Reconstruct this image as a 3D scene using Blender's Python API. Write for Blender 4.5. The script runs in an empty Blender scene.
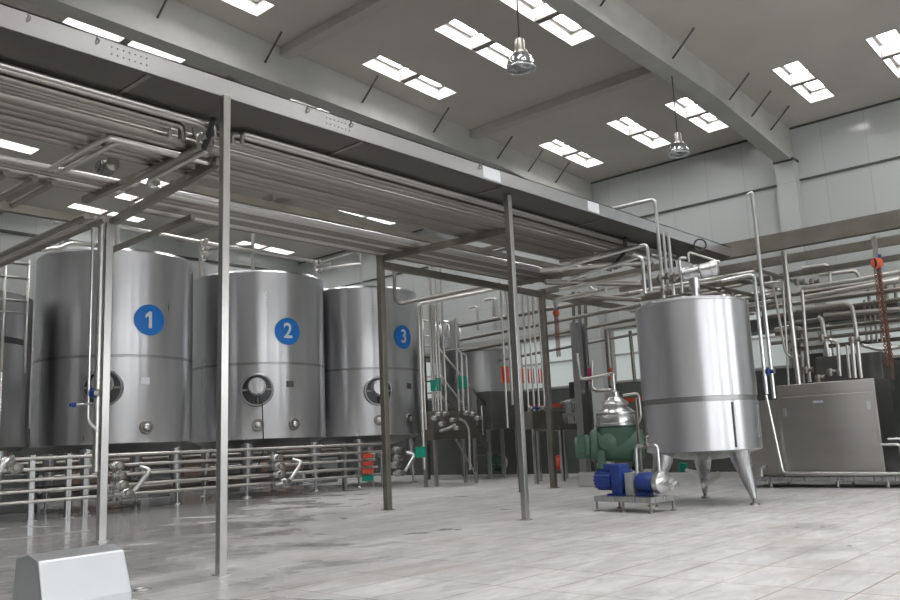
import bpy, bmesh, math, random
from mathutils import Vector, Matrix
random.seed(7)
PI = math.pi
COL = bpy.context.scene.collection
# ------------------------------------------------------------------ camera geometry
F = 842.5; YW, PT, RL = [math.radians(a) for a in (41.48, 9.58, -2.56)]; H = 1.2
Wd = Vector((math.cos(PT)*math.cos(YW), math.cos(PT)*math.sin(YW), math.sin(PT)))
s0 = Wd.cross(Vector((0,0,1))).normalized(); u0 = s0.cross(Wd)
Sd = math.cos(RL)*s0 + math.sin(RL)*u0; Ud = -math.sin(RL)*s0 + math.cos(RL)*u0
CAM = Vector((0,0,H))
def at(px, py, X=None, Y=None, Z=None):
    d = Wd*F + Sd*(px-450) - Ud*(py-300)
    t = (Z-H)/d.z if Z is not None else X/d.x if X is not None else Y/d.y
    return CAM + d*t
# ------------------------------------------------------------------ materials
def mat(name, col, rough=.5, metal=0., noise=0., nscale=(3,3,3), bump=0., rvar=0., emit=0., spec=.5, aniso=0.):
    m = bpy.data.materials.new(name); m.use_nodes = True
    nt = m.node_tree; b = nt.nodes['Principled BSDF']
    b.inputs['Base Color'].default_value = (*col, 1); b.inputs['Roughness'].default_value = rough
    b.inputs['Metallic'].default_value = metal; b.inputs['Specular IOR Level'].default_value = spec
    if emit:
        b.inputs['Emission Color'].default_value = (*col, 1); b.inputs['Emission Strength'].default_value = emit
    if aniso:
        b.inputs['Anisotropic'].default_value = aniso; b.inputs['Anisotropic Rotation'].default_value = .25; tg = nt.nodes.new('ShaderNodeTangent'); tg.direction_type='RADIAL'; tg.axis='Z'
        nt.links.new(tg.outputs[0], b.inputs['Tangent'])
    if noise or bump or rvar:
        tc = nt.nodes.new('ShaderNodeTexCoord'); mp = nt.nodes.new('ShaderNodeMapping'); mp.inputs['Scale'].default_value = nscale
        n = nt.nodes.new('ShaderNodeTexNoise'); n.inputs['Scale'].default_value = 1.; n.inputs['Detail'].default_value = 5
        nt.links.new(tc.outputs['Object'], mp.inputs['Vector']); nt.links.new(mp.outputs[0], n.inputs['Vector'])
        if noise:
            r = nt.nodes.new('ShaderNodeMapRange'); r.inputs[1].default_value=.3; r.inputs[2].default_value=.7
            r.inputs[3].default_value = 1-noise; r.inputs[4].default_value = 1+noise*.6
            mx = nt.nodes.new('ShaderNodeVectorMath'); mx.operation = 'SCALE'; mx.inputs[0].default_value = col
            nt.links.new(n.outputs['Fac'], r.inputs[0]); nt.links.new(r.outputs[0], mx.inputs['Scale']); nt.links.new(mx.outputs[0], b.inputs['Base Color'])
        if rvar:
            r = nt.nodes.new('ShaderNodeMapRange'); r.inputs[1].default_value=.3; r.inputs[2].default_value=.7
            r.inputs[3].default_value = max(.03, rough-rvar); r.inputs[4].default_value = rough+rvar
            nt.links.new(n.outputs['Fac'], r.inputs[0]); nt.links.new(r.outputs[0], b.inputs['Roughness'])
        if bump:
            bp = nt.nodes.new('ShaderNodeBump'); bp.inputs['Strength'].default_value = bump; bp.inputs['Distance'].default_value = .01
            nt.links.new(n.outputs['Fac'], bp.inputs['Height']); nt.links.new(bp.outputs[0], b.inputs['Normal'])
    return m
M = dict(
 steel = mat('brushed_steel', (.52,.52,.53), .30, 1, .10, (30,30,1.2), 0, .06),
 tank = mat('tank_steel', (.55,.55,.565), .30, 1, .05, (2.5,2.5,.25), 0, .03, aniso=.75),
 mixt = mat('mixing_tank_steel', (.66,.66,.69), .34, 1, .03, (2.5,2.5,.25), 0, .03, aniso=.7),
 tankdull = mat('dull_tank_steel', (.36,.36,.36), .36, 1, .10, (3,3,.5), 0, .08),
 bright = mat('bright_steel', (.74,.74,.74), .28, 1, .05, (4,4,4)),
 pipe = mat('pipe_steel', (.62,.60,.57), .32, 1, .06, (.6,.6,.6)),
 pipedk = mat('weathered_pipe_steel', (.31,.288,.265), .40, 1, .10, (.6,.6,.6)),
 galv = mat('galvanised_sheet', (.86,.87,.90), .24, 1, .03, (1,1,1)),
 cover = mat('cover_sheet', (.66,.68,.71), .36, 1, .04, (2,2,2)),
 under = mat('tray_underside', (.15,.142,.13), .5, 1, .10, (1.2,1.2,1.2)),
 post = mat('post_steel', (.52,.51,.495), .30, 1, .10, (6,6,.9)),
 brown = mat('stained_steel_beam', (.27,.25,.22), .42, 1, .2, (1.5,1.5,1.5)),
 cab = mat('cabinet_steel', (.50,.48,.45), .32, 1, .05, (.8,.8,4), 0, .03, aniso=.6),
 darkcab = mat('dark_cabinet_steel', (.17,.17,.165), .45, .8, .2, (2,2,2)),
 concrete = mat('painted_concrete', (.42,.415,.385), .75, 0, .10, (1.3,1.3,1.3)),
 roof = mat('ceiling_sheet', (.56,.525,.48), .8, 0, .07, (.5,.5,.5)),
 purlin = mat('purlin_paint', (.48,.455,.42), .75, 0, .08, (1,1,1)),
 rod = mat('dark_rod', (.09,.085,.08), .6),
 blue = mat('blue_sign_vinyl', (.0,.16,.56), .45), white = mat('white_lettering', (.62,.66,.68), .5),
 bluep = mat('blue_motor_paint', (.02,.055,.26), .35, 0, .15, (6,6,6)),
 green = mat('green_machine_paint', (.105,.20,.145), .38, 0, .18, (5,5,5)),
 red = mat('red_tape', (.66,.10,.055), .55), magenta = mat('magenta_tape', (.42,.03,.13), .55),
 teal = mat('green_tape', (.0,.28,.19), .55), orange = mat('orange_hoist_paint', (.60,.10,.04), .5),
 black = mat('black_rubber', (.018,.018,.02), .5), chain = mat('rusty_chain', (.16,.07,.05), .7), rust=mat('rusty_column',(.11,.065,.055),.75),
 brownc = mat('rust_red_concrete', (.22,.15,.12), .85, 0, .2, (3,3,3)),
 grey = mat('grey_cover', (.34,.35,.36), .5), paper = mat('white_sticker', (.80,.82,.85), .6),
 pane = mat('daylight_pane', (.985,.99,1.0), .5, emit=25.), frame = mat('skylight_frame', (.22,.20,.19), .5),
 shaft = mat('skylight_shaft_lining', (.42,.42,.40), .8),
 bpane = mat('fill_window_pane', (.95,.98,1.0), .5, emit=6.),
 wpane = mat('frosted_wall_pane', (.62,.67,.66), .5, emit=.32), glass = mat('lamp_glass', (.50,.53,.55), .12, .9),
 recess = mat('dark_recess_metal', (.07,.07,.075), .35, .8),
 dado = mat('dark_wall_base', (.085,.092,.082), .6, 0, .2, (1,1,1)), stripe = mat('red_wall_stripe', (.40,.05,.03), .6),
)
# wall panels: pale sandwich panels with thin vertical and horizontal seams
def wall_mat():
    m = bpy.data.materials.new('pale_wall_panel'); m.use_nodes = True; nt = m.node_tree; b = nt.nodes['Principled BSDF']
    g = nt.nodes.new('ShaderNodeNewGeometry'); sp = nt.nodes.new('ShaderNodeSeparateXYZ'); nt.links.new(g.outputs['Position'], sp.inputs[0])
    ad = nt.nodes.new('ShaderNodeMath'); ad.operation='ADD'; nt.links.new(sp.outputs[0], ad.inputs[0]); nt.links.new(sp.outputs[1], ad.inputs[1])
    cb = nt.nodes.new('ShaderNodeCombineXYZ'); nt.links.new(ad.outputs[0], cb.inputs[0]); nt.links.new(sp.outputs[2], cb.inputs[1])
    br = nt.nodes.new('ShaderNodeTexBrick'); br.offset = 0; br.inputs['Scale'].default_value = 1
    br.inputs['Color1'].default_value = (.54,.56,.55,1); br.inputs['Color2'].default_value = (.525,.545,.537,1); br.inputs['Mortar'].default_value=(.45,.47,.46,1)
    br.inputs['Mortar Size'].default_value=.012; br.inputs['Brick Width'].default_value=1.15; br.inputs['Row Height'].default_value=2.0
    nt.links.new(cb.outputs[0], br.inputs['Vector']); nt.links.new(br.outputs[0], b.inputs['Base Color'])
    b.inputs['Roughness'].default_value=.14; nz=nt.nodes.new('ShaderNodeTexNoise'); nz.inputs['Scale'].default_value=1.4; bp=nt.nodes.new('ShaderNodeBump'); bp.inputs['Strength'].default_value=.35; bp.inputs['Distance'].default_value=.05; nt.links.new(g.outputs['Position'],nz.inputs['Vector']); nt.links.new(nz.outputs['Fac'],bp.inputs['Height']); nt.links.new(bp.outputs[0],b.inputs['Normal'])
    return m
M['wall'] = wall_mat()
def floor_mat():
    m = bpy.data.materials.new('pale_floor_tiles'); m.use_nodes = True; nt = m.node_tree; b = nt.nodes['Principled BSDF']; L = nt.links.new
    g = nt.nodes.new('ShaderNodeNewGeometry')
    mp = nt.nodes.new('ShaderNodeMapping'); mp.inputs['Rotation'].default_value=(0,0,0); L(g.outputs['Position'], mp.inputs[0])
    br = nt.nodes.new('ShaderNodeTexBrick'); br.offset=.0; br.inputs['Scale'].default_value=1; br.inputs['Brick Width'].default_value=.95; br.inputs['Row Height'].default_value=.52
    br.inputs['Color1'].default_value=(.63,.622,.615,1); br.inputs['Color2'].default_value=(.595,.585,.575,1); br.inputs['Mortar'].default_value=(.30,.25,.19,1)
    br.inputs['Mortar Size'].default_value=.012; br.inputs['Mortar Smooth'].default_value=.6; br.inputs['Bias'].default_value=0
    L(mp.outputs[0], br.inputs['Vector'])
    n = nt.nodes.new('ShaderNodeTexNoise'); n.inputs['Scale'].default_value=.55; n.inputs['Detail'].default_value=8; n.inputs['Roughness'].default_value=.65; L(g.outputs['Position'], n.inputs['Vector'])
    r = nt.nodes.new('ShaderNodeMapRange'); r.inputs[1].default_value=.35; r.inputs[2].default_value=.65; r.inputs[3].default_value=.86; r.inputs[4].default_value=1.08
    ms_=nt.nodes.new('ShaderNodeMapping'); ms_.inputs['Rotation'].default_value=(0,0,.5); ms_.inputs['Scale'].default_value=(.9,2.6,1); L(g.outputs['Position'],ms_.inputs[0]); L(ms_.outputs[0], n.inputs['Vector']); L(n.outputs['Fac'], r.inputs[0])
    mu = nt.nodes.new('ShaderNodeVectorMath'); mu.operation='SCALE'; L(br.outputs[0], mu.inputs[0]); L(r.outputs[0], mu.inputs['Scale'])
    # scuffs: fine streaky grime crossing the tiles
    sm=nt.nodes.new('ShaderNodeMapping'); sm.inputs['Rotation'].default_value=(0,0,-.25); sm.inputs['Scale'].default_value=(1.8,4.2,1); L(g.outputs['Position'],sm.inputs[0])
    ns=nt.nodes.new('ShaderNodeTexNoise'); ns.inputs['Scale'].default_value=1.; ns.inputs['Detail'].default_value=9; ns.inputs['Roughness'].default_value=.72; ns.inputs['Distortion'].default_value=.8; L(sm.outputs[0],ns.inputs['Vector'])
    rs=nt.nodes.new('ShaderNodeMapRange'); rs.inputs[1].default_value=.36; rs.inputs[2].default_value=.62; rs.inputs[3].default_value=.76; rs.inputs[4].default_value=1.08; L(ns.outputs['Fac'],rs.inputs[0])
    mq=nt.nodes.new('ShaderNodeVectorMath'); mq.operation='SCALE'; L(mu.outputs[0],mq.inputs[0]); L(rs.outputs[0],mq.inputs['Scale']); mu=mq
    # grout worn flush in places: plain screed colour shows instead of tile pattern
    nw=nt.nodes.new('ShaderNodeTexNoise'); nw.inputs['Scale'].default_value=.6; nw.inputs['Detail'].default_value=4; L(g.outputs['Position'],nw.inputs['Vector'])
    rw=nt.nodes.new('ShaderNodeMapRange'); rw.inputs[1].default_value=.42; rw.inputs[2].default_value=.58; L(nw.outputs['Fac'],rw.inputs[0])
    gx=nt.nodes.new('ShaderNodeMix'); gx.data_type='RGBA'; L(rw.outputs[0],gx.inputs['Factor']); L(br.outputs[0],gx.inputs['A']); gx.inputs['B'].default_value=(.60,.592,.584,1); gy=nt.nodes.new('ShaderNodeMath'); gy.operation='MULTIPLY'; gy.inputs[1].default_value=.5; L(rw.outputs[0],gy.inputs[0]); L(gy.outputs[0],gx.inputs['Factor'])
    mu0=nt.nodes.new('ShaderNodeVectorMath'); mu0.operation='SCALE'; L(gx.outputs['Result'],mu0.inputs[0]); L(r.outputs[0],mu0.inputs['Scale']); L(mu0.outputs[0],mq.inputs[0])
    # reddish worn patches
    n2 = nt.nodes.new('ShaderNodeTexNoise'); n2.inputs['Scale'].default_value=.9; n2.inputs['Detail'].default_value=7; L(g.outputs['Position'], n2.inputs['Vector'])
    cr = nt.nodes.new('ShaderNodeMapRange'); cr.inputs[1].default_value=.54; cr.inputs[2].default_value=.70; cr.inputs[3].default_value=0; cr.inputs[4].default_value=.45; L(n2.outputs['Fac'], cr.inputs[0])
    mx = nt.nodes.new('ShaderNodeMix'); mx.data_type='RGBA'; L(cr.outputs[0], mx.inputs['Factor']); L(mu.outputs[0], mx.inputs['A']); mx.inputs['B'].default_value=(.44,.37,.33,1)
    L(mx.outputs['Result'], b.inputs['Base Color'])
    # wet area in the left foreground: low roughness film
    sp = nt.nodes.new('ShaderNodeSeparateXYZ'); L(g.outputs['Position'], sp.inputs[0])
    ms = nt.nodes.new('ShaderNodeMath'); ms.operation='MULTIPLY_ADD'; L(sp.outputs[1], ms.inputs[0]); ms.inputs[1].default_value=1.; 
    m2 = nt.nodes.new('ShaderNodeMath'); m2.operation='MULTIPLY'; L(sp.outputs[0], m2.inputs[0]); m2.inputs[1].default_value=-1.05; L(m2.outputs[0], ms.inputs[2])
    wr = nt.nodes.new('ShaderNodeMapRange'); wr.inputs[1].default_value=-1.; wr.inputs[2].default_value=6.; wr.inputs[3].default_value=-.16; wr.inputs[4].default_value=.25; L(ms.outputs[0], wr.inputs[0])
    n3 = nt.nodes.new('ShaderNodeTexNoise'); n3.inputs['Scale'].default_value=.8; n3.inputs['Detail'].default_value=3; n3.inputs['Distortion'].default_value=.6; L(g.outputs['Position'], n3.inputs['Vector'])
    a2 = nt.nodes.new('ShaderNodeMath'); a2.operation='ADD'; L(n3.outputs['Fac'], a2.inputs[0]); L(wr.outputs[0], a2.inputs[1])
    rr = nt.nodes.new('ShaderNodeMapRange'); rr.inputs[1].default_value=.46; rr.inputs[2].default_value=.66; rr.inputs[3].default_value=.42; rr.inputs[4].default_value=.12; L(a2.outputs[0], rr.inputs[0])
    L(rr.outputs[0], b.inputs['Roughness'])
    # wet film darkens the tile a little
    wd = nt.nodes.new('ShaderNodeMapRange'); wd.inputs[1].default_value=.44; wd.inputs[2].default_value=.70; wd.inputs[3].default_value=1; wd.inputs[4].default_value=.78; L(a2.outputs[0], wd.inputs[0])
    mu2 = nt.nodes.new('ShaderNodeVectorMath'); mu2.operation='SCALE'; L(mx.outputs['Result'], mu2.inputs[0]); L(wd.outputs[0], mu2.inputs['Scale']); L(mu2.outputs[0], b.inputs['Base Color'])
    bp = nt.nodes.new('ShaderNodeBump'); bp.inputs['Strength'].default_value=.35; bp.inputs['Distance'].default_value=.006; bp.invert=True; L(br.outputs['Fac'], bp.inputs['Height'])
    bp2 = nt.nodes.new('ShaderNodeBump'); bp2.inputs['Strength'].default_value=.10; bp2.inputs['Distance'].default_value=.02; L(n.outputs['Fac'], bp2.inputs['Height']); L(bp.outputs[0], bp2.inputs['Normal']); L(bp2.outputs[0], b.inputs['Normal'])
    return m
M['floor'] = floor_mat()
# ------------------------------------------------------------------ mesh builders
def V(*a): return Vector(a)
def frame_of(d):
    d = d.normalized(); a = Vector((0,0,1)) if abs(d.z) < .95 else Vector((1,0,0))
    u = d.cross(a).normalized(); return u, d.cross(u).normalized()
class MB:
    def __init__(s): s.v=[]; s.f=[]; s.sm=[]
    def face(s, idx, sm=False): s.f.append(idx); s.sm.append(sm)
    def box(s, x0,x1,y0,y1,z0,z1):
        n=len(s.v); s.v += [V(x,y,z) for z in (z0,z1) for y in (y0,y1) for x in (x0,x1)]
        for q in ((0,2,3,1),(4,5,7,6),(0,1,5,4),(2,6,7,3),(0,4,6,2),(1,3,7,5)): s.face([n+i for i in q])
        return s
    def bar(s, p, q, w, h):          # rectangular bar from p to q; w horizontal, h other
        d=q-p; u,v=frame_of(d)
        n=len(s.v)
        for c in (p,q):
            for a,b in ((-1,-1),(1,-1),(1,1),(-1,1)): s.v.append(c+u*a*w/2+v*b*h/2)
        for i in range(4): s.face([n+i, n+(i+1)%4, n+4+(i+1)%4, n+4+i])
        s.face([n+3,n+2,n+1,n]); s.face([n+4,n+5,n+6,n+7]); return s
    def sweep(s, pts, r, k=10, caps=True):
        rs = r if isinstance(r,(list,tuple)) else [r]*len(pts)
        n0=len(s.v); prev=None; N=len(pts)
        for i,p in enumerate(pts):
            d = (pts[min(i+1,N-1)]-pts[max(i-1,0)]).normalized()
            if prev is None: u,v = frame_of(d)
            else:
                u = (prev - d*prev.dot(d)); u = u.normalized() if u.length>1e-6 else frame_of(d)[0]; v=d.cross(u)
            prev=u
            for j in range(k):
                a=2*PI*j/k; s.v.append(p+(u*math.cos(a)+v*math.sin(a))*rs[i])
        for i in range(N-1):
            for j in range(k): s.face([n0+i*k+j, n0+i*k+(j+1)%k, n0+(i+1)*k+(j+1)%k, n0+(i+1)*k+j], True)
        if caps: s.face([n0+j for j in range(k)][::-1]); s.face([n0+(N-1)*k+j for j in range(k)])
        return s
    def cyl(s, p, q, r, r2=None, k=16): return s.sweep([p,q],[r, r if r2 is None else r2],k)
    def tube(s, pts, r, bend=None, k=10):
        pts=[Vector(p) for p in pts]; bend = bend or r*3; out=[pts[0]]
        for i in range(1,len(pts)-1):
            a,b,c=pts[i-1],pts[i],pts[i+1]; l=min(bend,(a-b).length*.45,(c-b).length*.45)
            A=b+(a-b).normalized()*l; B=b+(c-b).normalized()*l
            for t in (0,.25,.5,.75,1): out.append(A*(1-t)**2+b*2*t*(1-t)+B*t*t)
        out.append(pts[-1]); return s.sweep(out, r, k)
    def lathe(s, c, prof, axis=None, k=48):
        axis=axis or V(0,0,1); u,v=(V(1,0,0),V(0,1,0)) if abs(axis.z)>.99 else frame_of(axis)
        n0=len(s.v); N=len(prof)
        for r,h in prof:
            for j in range(k):
                a=2*PI*j/k; s.v.append(c+axis*h+(u*math.cos(a)+v*math.sin(a))*max(r,1e-4))
        for i in range(N-1):
            sh = True
            for j in range(k): s.face([n0+i*k+j, n0+i*k+(j+1)%k, n0+(i+1)*k+(j+1)%k, n0+(i+1)*k+j], sh)
        if prof[0][0]>1e-3: s.face([n0+j for j in range(k)][::-1])
        if prof[-1][0]>1e-3: s.face([n0+(N-1)*k+j for j in range(k)])
        return s
    def torus(s, c, R, r, axis=None, k=32, kk=8):
        axis=(axis or V(0,0,1)).normalized(); u,v=frame_of(axis); n0=len(s.v)
        for j in range(k):
            a=2*PI*j/k; d=u*math.cos(a)+v*math.sin(a)
            for i in range(kk):
                b=2*PI*i/kk; s.v.append(c+d*(R+r*math.cos(b))+axis*r*math.sin(b))
        for j in range(k):
            for i in range(kk): s.face([n0+j*kk+i, n0+((j+1)%k)*kk+i, n0+((j+1)%k)*kk+(i+1)%kk, n0+j*kk+(i+1)%kk], True)
        return s
def link(o): COL.objects.link(o); return o
def tag(o, label=None, cat=None, group=None, kind=None):
    if label: o['label']=label
    if cat: o['category']=cat
    if group: o['group']=group
    if kind: o['kind']=kind
    return o
def wloc(o):
    p=o.location.copy()
    return p+wloc(o.parent) if o.parent else p
def build(name, mb, m, parent=None, origin=None, bevel=0, smooth_angle=True):
    vs=mb.v
    if parent is not None: origin_w = wloc(parent)
    else:
        if origin is None:
            xs=[p.x for p in vs]; ys=[p.y for p in vs]; zs=[p.z for p in vs]
            origin=V((min(xs)+max(xs))/2,(min(ys)+max(ys))/2,min(zs))
        origin_w=origin
    me=bpy.data.meshes.new(name); me.from_pydata([tuple(p-origin_w) for p in vs],[],mb.f)
    me.polygons.foreach_set('use_smooth', mb.sm)
    bm=bmesh.new(); bm.from_mesh(me); bmesh.ops.recalc_face_normals(bm, faces=bm.faces)
    for e in bm.edges:
        if len(e.link_faces)==2 and e.calc_face_angle(0)>.7: e.smooth=False
    bm.to_mesh(me); bm.free()
    me.materials.append(M[m]); o=link(bpy.data.objects.new(name, me))
    if parent is not None: o.parent=parent
    else: o.location=origin_w
    if bevel:
        b=o.modifiers.new('bevel','BEVEL'); b.width=bevel; b.segments=2; b.limit_method='ANGLE'
    return o
def empty(name, loc, label, cat, group=None):
    o=link(bpy.data.objects.new(name,None)); o.location=loc; o.empty_display_size=.2
    return tag(o,label,cat,group)
def struct(name, mb, m, **k): return tag(build(name,mb,m,**k), kind='structure')

# ================================================================== SETTING
XW, YB, XL, YF = 24.0, 30.4, -12.0, -12.0
ZE, SL = 9.68, .043
def zr(x): return ZE+SL*(XW-x)
struct('floor', MB().box(XL,XW,YF,YB,-.2,0), 'floor')
# ceiling with openings for the skylights
XC=[(-9.2,-6.5),(-6.0+.5,-2.8),(.4,3.1),(7.2,9.9),(12.9,15.6),(20.0,22.65)]
XC=[(-6.4,-3.7),(.3,3.0),(7.2,9.9),(12.9,15.6),(20.0,22.65)]
YC=[29.3,27.05,25.0,22.7,20.1,18.3,16.75,13.55,11.2,9.4,6.5,4.35,2.7,-.2,-2.1,-3.1,-4.2,-7.0,-9.2]  # an unseen row behind the camera is doubled to brighten the tray fascia
W2=.31
def ceiling():
    xs=sorted([XL,XW]+[v for c in XC for v in c]); ys=sorted([YF,YB]+[v for c in YC for v in (c-W2,c+W2)])
    mb=MB()
    for top in (0,.02):
        pass
    for i in range(len(xs)-1):
        for j in range(len(ys)-1):
            if any(abs(xs[i]-a)<1e-6 for a,b in XC) and any(abs(ys[j]-(c-W2))<1e-6 for c in YC): continue
            n=len(mb.v); x0,x1,y0,y1=xs[i],xs[i+1],ys[j],ys[j+1]
            mb.v+=[V(x0,y0,zr(x0)),V(x0,y1,zr(x0)),V(x1,y1,zr(x1)),V(x1,y0,zr(x1))]
            mb.face([n,n+1,n+2,n+3])
    return mb
struct('ceiling', ceiling(), 'roof')
wn=0
for (xa,xb) in XC:
    for yc in YC:
        wn+=1; y0,y1=yc-W2,yc+W2; h=.38; mb=MB()
        # shaft lining: four thin upstands
        for (a,b,c,d) in ((xa-.03,xb+.03,y0-.03,y0),(xa-.03,xb+.03,y1,y1+.03)):
            n=len(mb.v)
            mb.v+=[V(a,c,zr(a)),V(b,c,zr(b)),V(b,d,zr(b)),V(a,d,zr(a)),V(a,c,zr(a)+h),V(b,c,zr(b)+h),V(b,d,zr(b)+h),V(a,d,zr(a)+h)]
            for q in ((0,1,2,3),(4,5,6,7),(0,1,5,4),(1,2,6,5),(2,3,7,6),(3,0,4,7)): mb.face([n+i for i in q])
        for a in (xa-.03, xb): mb.box(a,a+.03,y0,y1,zr(a)-.0,zr(a)+h)
        o=struct(f'window_{wn}', mb, 'shaft')
        xm=(xa+xb)/2
        # divider between the two lights and slim inner frames
        d=MB().box(xm-.09,xm+.09,y0,y1,zr(xm)+.02,zr(xm)+.2)
        build('divider', d, 'frame', o)
        fr=MB()
        for (p,q) in ((xa,xm-.09),(xm+.09,xb)):
            for t in (p+.03,q-.05): fr.bar(V(t,y0,zr(t)+h-.06),V(t,y1,zr(t)+h-.06),.07,.06)
            fr.bar(V(p,y0+.05,zr(p)+h-.06),V(q,y0+.05,zr(q)+h-.06),.07,.06); fr.bar(V(p,y1-.05,zr(p)+h-.06),V(q,y1-.05,zr(q)+h-.06),.07,.06)
        build('window_frame', fr, 'frame', o)
        pn=MB(); n=len(pn.v); pn.v+=[V(xa,y0,zr(xa)+h),V(xb,y0,zr(xb)+h),V(xb,y1,zr(xb)+h),V(xa,y1,zr(xa)+h)]; pn.face([0,1,2,3])
        build('pane', pn, 'pane', o)
# walls
def slopewall(y0,y1):
    mb=MB(); 
    mb.v+=[V(XL,y0,0),V(XW,y0,0),V(XW,y0,ZE),V(XL,y0,zr(XL)),V(XL,y1,0),V(XW,y1,0),V(XW,y1,ZE),V(XL,y1,zr(XL))]
    for q in ((0,1,2,3),(7,6,5,4),(0,4,5,1),(1,5,6,2),(2,6,7,3),(3,7,4,0)): mb.face(list(q))
    return mb
struct('wall_right', MB().box(XW,XW+.2,YF,YB,0,ZE), 'wall')
struct('wall_back', slopewall(YB,YB+.2), 'wall')
struct('wall_front', slopewall(YF-.2,YF), 'wall')
struct('wall_left', MB().box(XL-.2,XL,YF,YB,0,zr(XL)), 'dado')  # unseen wall coloured dark to darken reflections in faces turned towards it
# dark wall base, red line, dark edge trims
tn=0
def trim(mb, m, **k):
    global tn; tn+=1; return struct(f'trim_{tn}', mb, m, **k)
struct('baseboard_right', MB().box(XW-.06,XW,YF,YB-.01,0,2.82), 'dado')
struct('baseboard_back', MB().box(XL,XW-.07,YB-.06,YB,0,2.3), 'dado')
trim(MB().box(XW-.075,XW-.06,10.2,YB-.1,2.22,2.34), 'stripe')
trim(MB().box(XW-.09,XW,YF,YB-.1,4.62,4.82), 'concrete')
trim(MB().box(XW-.05,XW,YF,YB,8.07,8.12), 'dado')
trim(MB().box(XW-.06,XW,YF,YB,ZE-.045,ZE), 'dado')
trim(MB().box(XL,XW-.06,YB-.06,YB,ZE-.6,ZE-.5), 'dado')
# big portal beams along X with a haunch at the wall, columns below, purlins along Y
BY=[-5.2,1.35,8.02,14.72]
for y in BY:
    mb=MB(); w=.16; k=19.0
    pr=[(XL,zr(XL)),(XL,zr(XL)-1.40),(k,zr(k)-.72),(XW-.03,zr(XW)-1.02),(XW-.03,zr(XW))]
    mb.v+=[V(x,y-w,z) for x,z in pr]+[V(x,y+w,z) for x,z in pr]; n=5
    mb.face([0,1,2,3,4]); mb.face([9,8,7,6,5])
    for i in range(n): mb.face([i,(i+1)%n,n+(i+1)%n,n+i])
    # bottom flange
    for (a,za,b,zb) in ((XL,zr(XL)-1.40,k,zr(k)-.72),(k,zr(k)-.72,XW-.03,zr(XW)-1.02)):
        mb.bar(V(a,y,za-.02),V(b,y,zb-.02),.44,.05)
    trim(mb,'concrete')
    trim(MB().box(XW-.36,XW,y-.27,y+.27,0,zr(XW)-1.06), 'wall')
    trim(MB().box(XW-.42,XW,y-.29,y+.29,zr(XW)-1.06,zr(XW)-.99), 'dado')
for x in (-8.7,-2.1,4.5,11.15,17.75):
    for i in (2,3) if x>5 else (0,1,2,3):
        a=BY[i]+.17; b=(BY[i+1] if i+1<len(BY) else YB)-.17
        trim(MB().box(x-.11,x+.11,a,b,zr(x)-.20,zr(x)-.0).box(x-.15,x+.15,a,b,zr(x)-.23,zr(x)-.19), 'purlin')
# stub brackets on the back wall
for x,zz in ((8.2,8.25),(15.6,8.2)):
    trim(MB().box(x-.25,x+.25,YB-.5,YB,zz,zz+.3).box(x-.12,x+.12,YB-.42,YB,zz-.35,zz), 'concrete')
# wall windows between the columns (frosted)
BW=BY+[21.35,28.0]
for i in range(len(BW)):
    y0=BW[i]+.45; y1=(BW[i+1]-.45) if i+1<len(BW) else YB-.4
    n=2; 
    for j in range(n):
        a=y0+(y1-y0)*j/n+.06; b=y0+(y1-y0)*(j+1)/n-.06; wn+=1
        o=struct(f'window_{wn}', MB().box(XW-.07,XW,a,a+.07,2.85,4.6).box(XW-.07,XW,b-.07,b,2.85,4.6).box(XW-.07,XW,a+.07,b-.07,2.85,2.92).box(XW-.07,XW,a+.07,b-.07,4.53,4.6).box(XW-.06,XW,a+.07,b-.07,3.72,3.78),'concrete')
        build('pane', MB().box(XW-.02,XW-.005,a+.07,b-.07,2.92,4.53), 'wpane', o)
# unseen tall daylight windows added behind the camera to brighten the tray fascia
for j,(a,b) in enumerate(((-9,-5),(-3.5,.5),(2.5,6.5),(9,13),(16,20))):
    wn+=1
    o=struct(f'window_{wn}', MB().box(a-.08,a,YF,YF+.1,2.4,6.6).box(b,b+.08,YF,YF+.1,2.4,6.6).box(a,b,YF,YF+.1,2.4,2.48).box(a,b,YF,YF+.1,6.52,6.6),'frame')
    build('pane', MB().box(a,b,YF+.01,YF+.03,2.48,6.52), 'bpane' if 'bpane' in M else 'wpane', o)
# ================================================================== CEILING THINGS: pendants, braces
def brace(x, y, side, label):
    zt=zr(x+.0)-.02
    build_=tag(build('knee_brace', MB().cyl(V(x,y-.74,zr(x)-.012),V(x-.05,y-.19,zr(x)-.56),.022,k=8),'rod'),label,'brace','knee braces from the roof to the big beams')
for px,py,lab in ((682,45,'dark knee brace just left of the second pendant wire'),(738,88,'dark knee brace above the haunch start of the right beam'),(760,105,'dark knee brace second from the wall on the right beam'),(779,122,'dark knee brace nearest the wall on the right beam'),(612,5,'dark knee brace at the top edge of the photo on the right beam')):
    p=at(px,py,Y=7.6); brace(p.x,8.02,1,lab)
for px,py,lab in ((168,32,'dark knee brace on the left beam nearest the camera'),(373,108,'dark knee brace on the left beam beyond the bracket plate'),(444,135,'dark knee brace on the left beam where a purlin meets it'),(508,168,'knee brace behind the sticker on the cable tray'),(538,172,'second knee brace past the sticker on the cable tray'),(565,182,'knee brace closest to the right wall on the left beam'),(276,75,'dark knee brace on the left beam under the second purlin')):
    p=at(px,py,Y=14.2); brace(p.x,14.72,1,lab)
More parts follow.
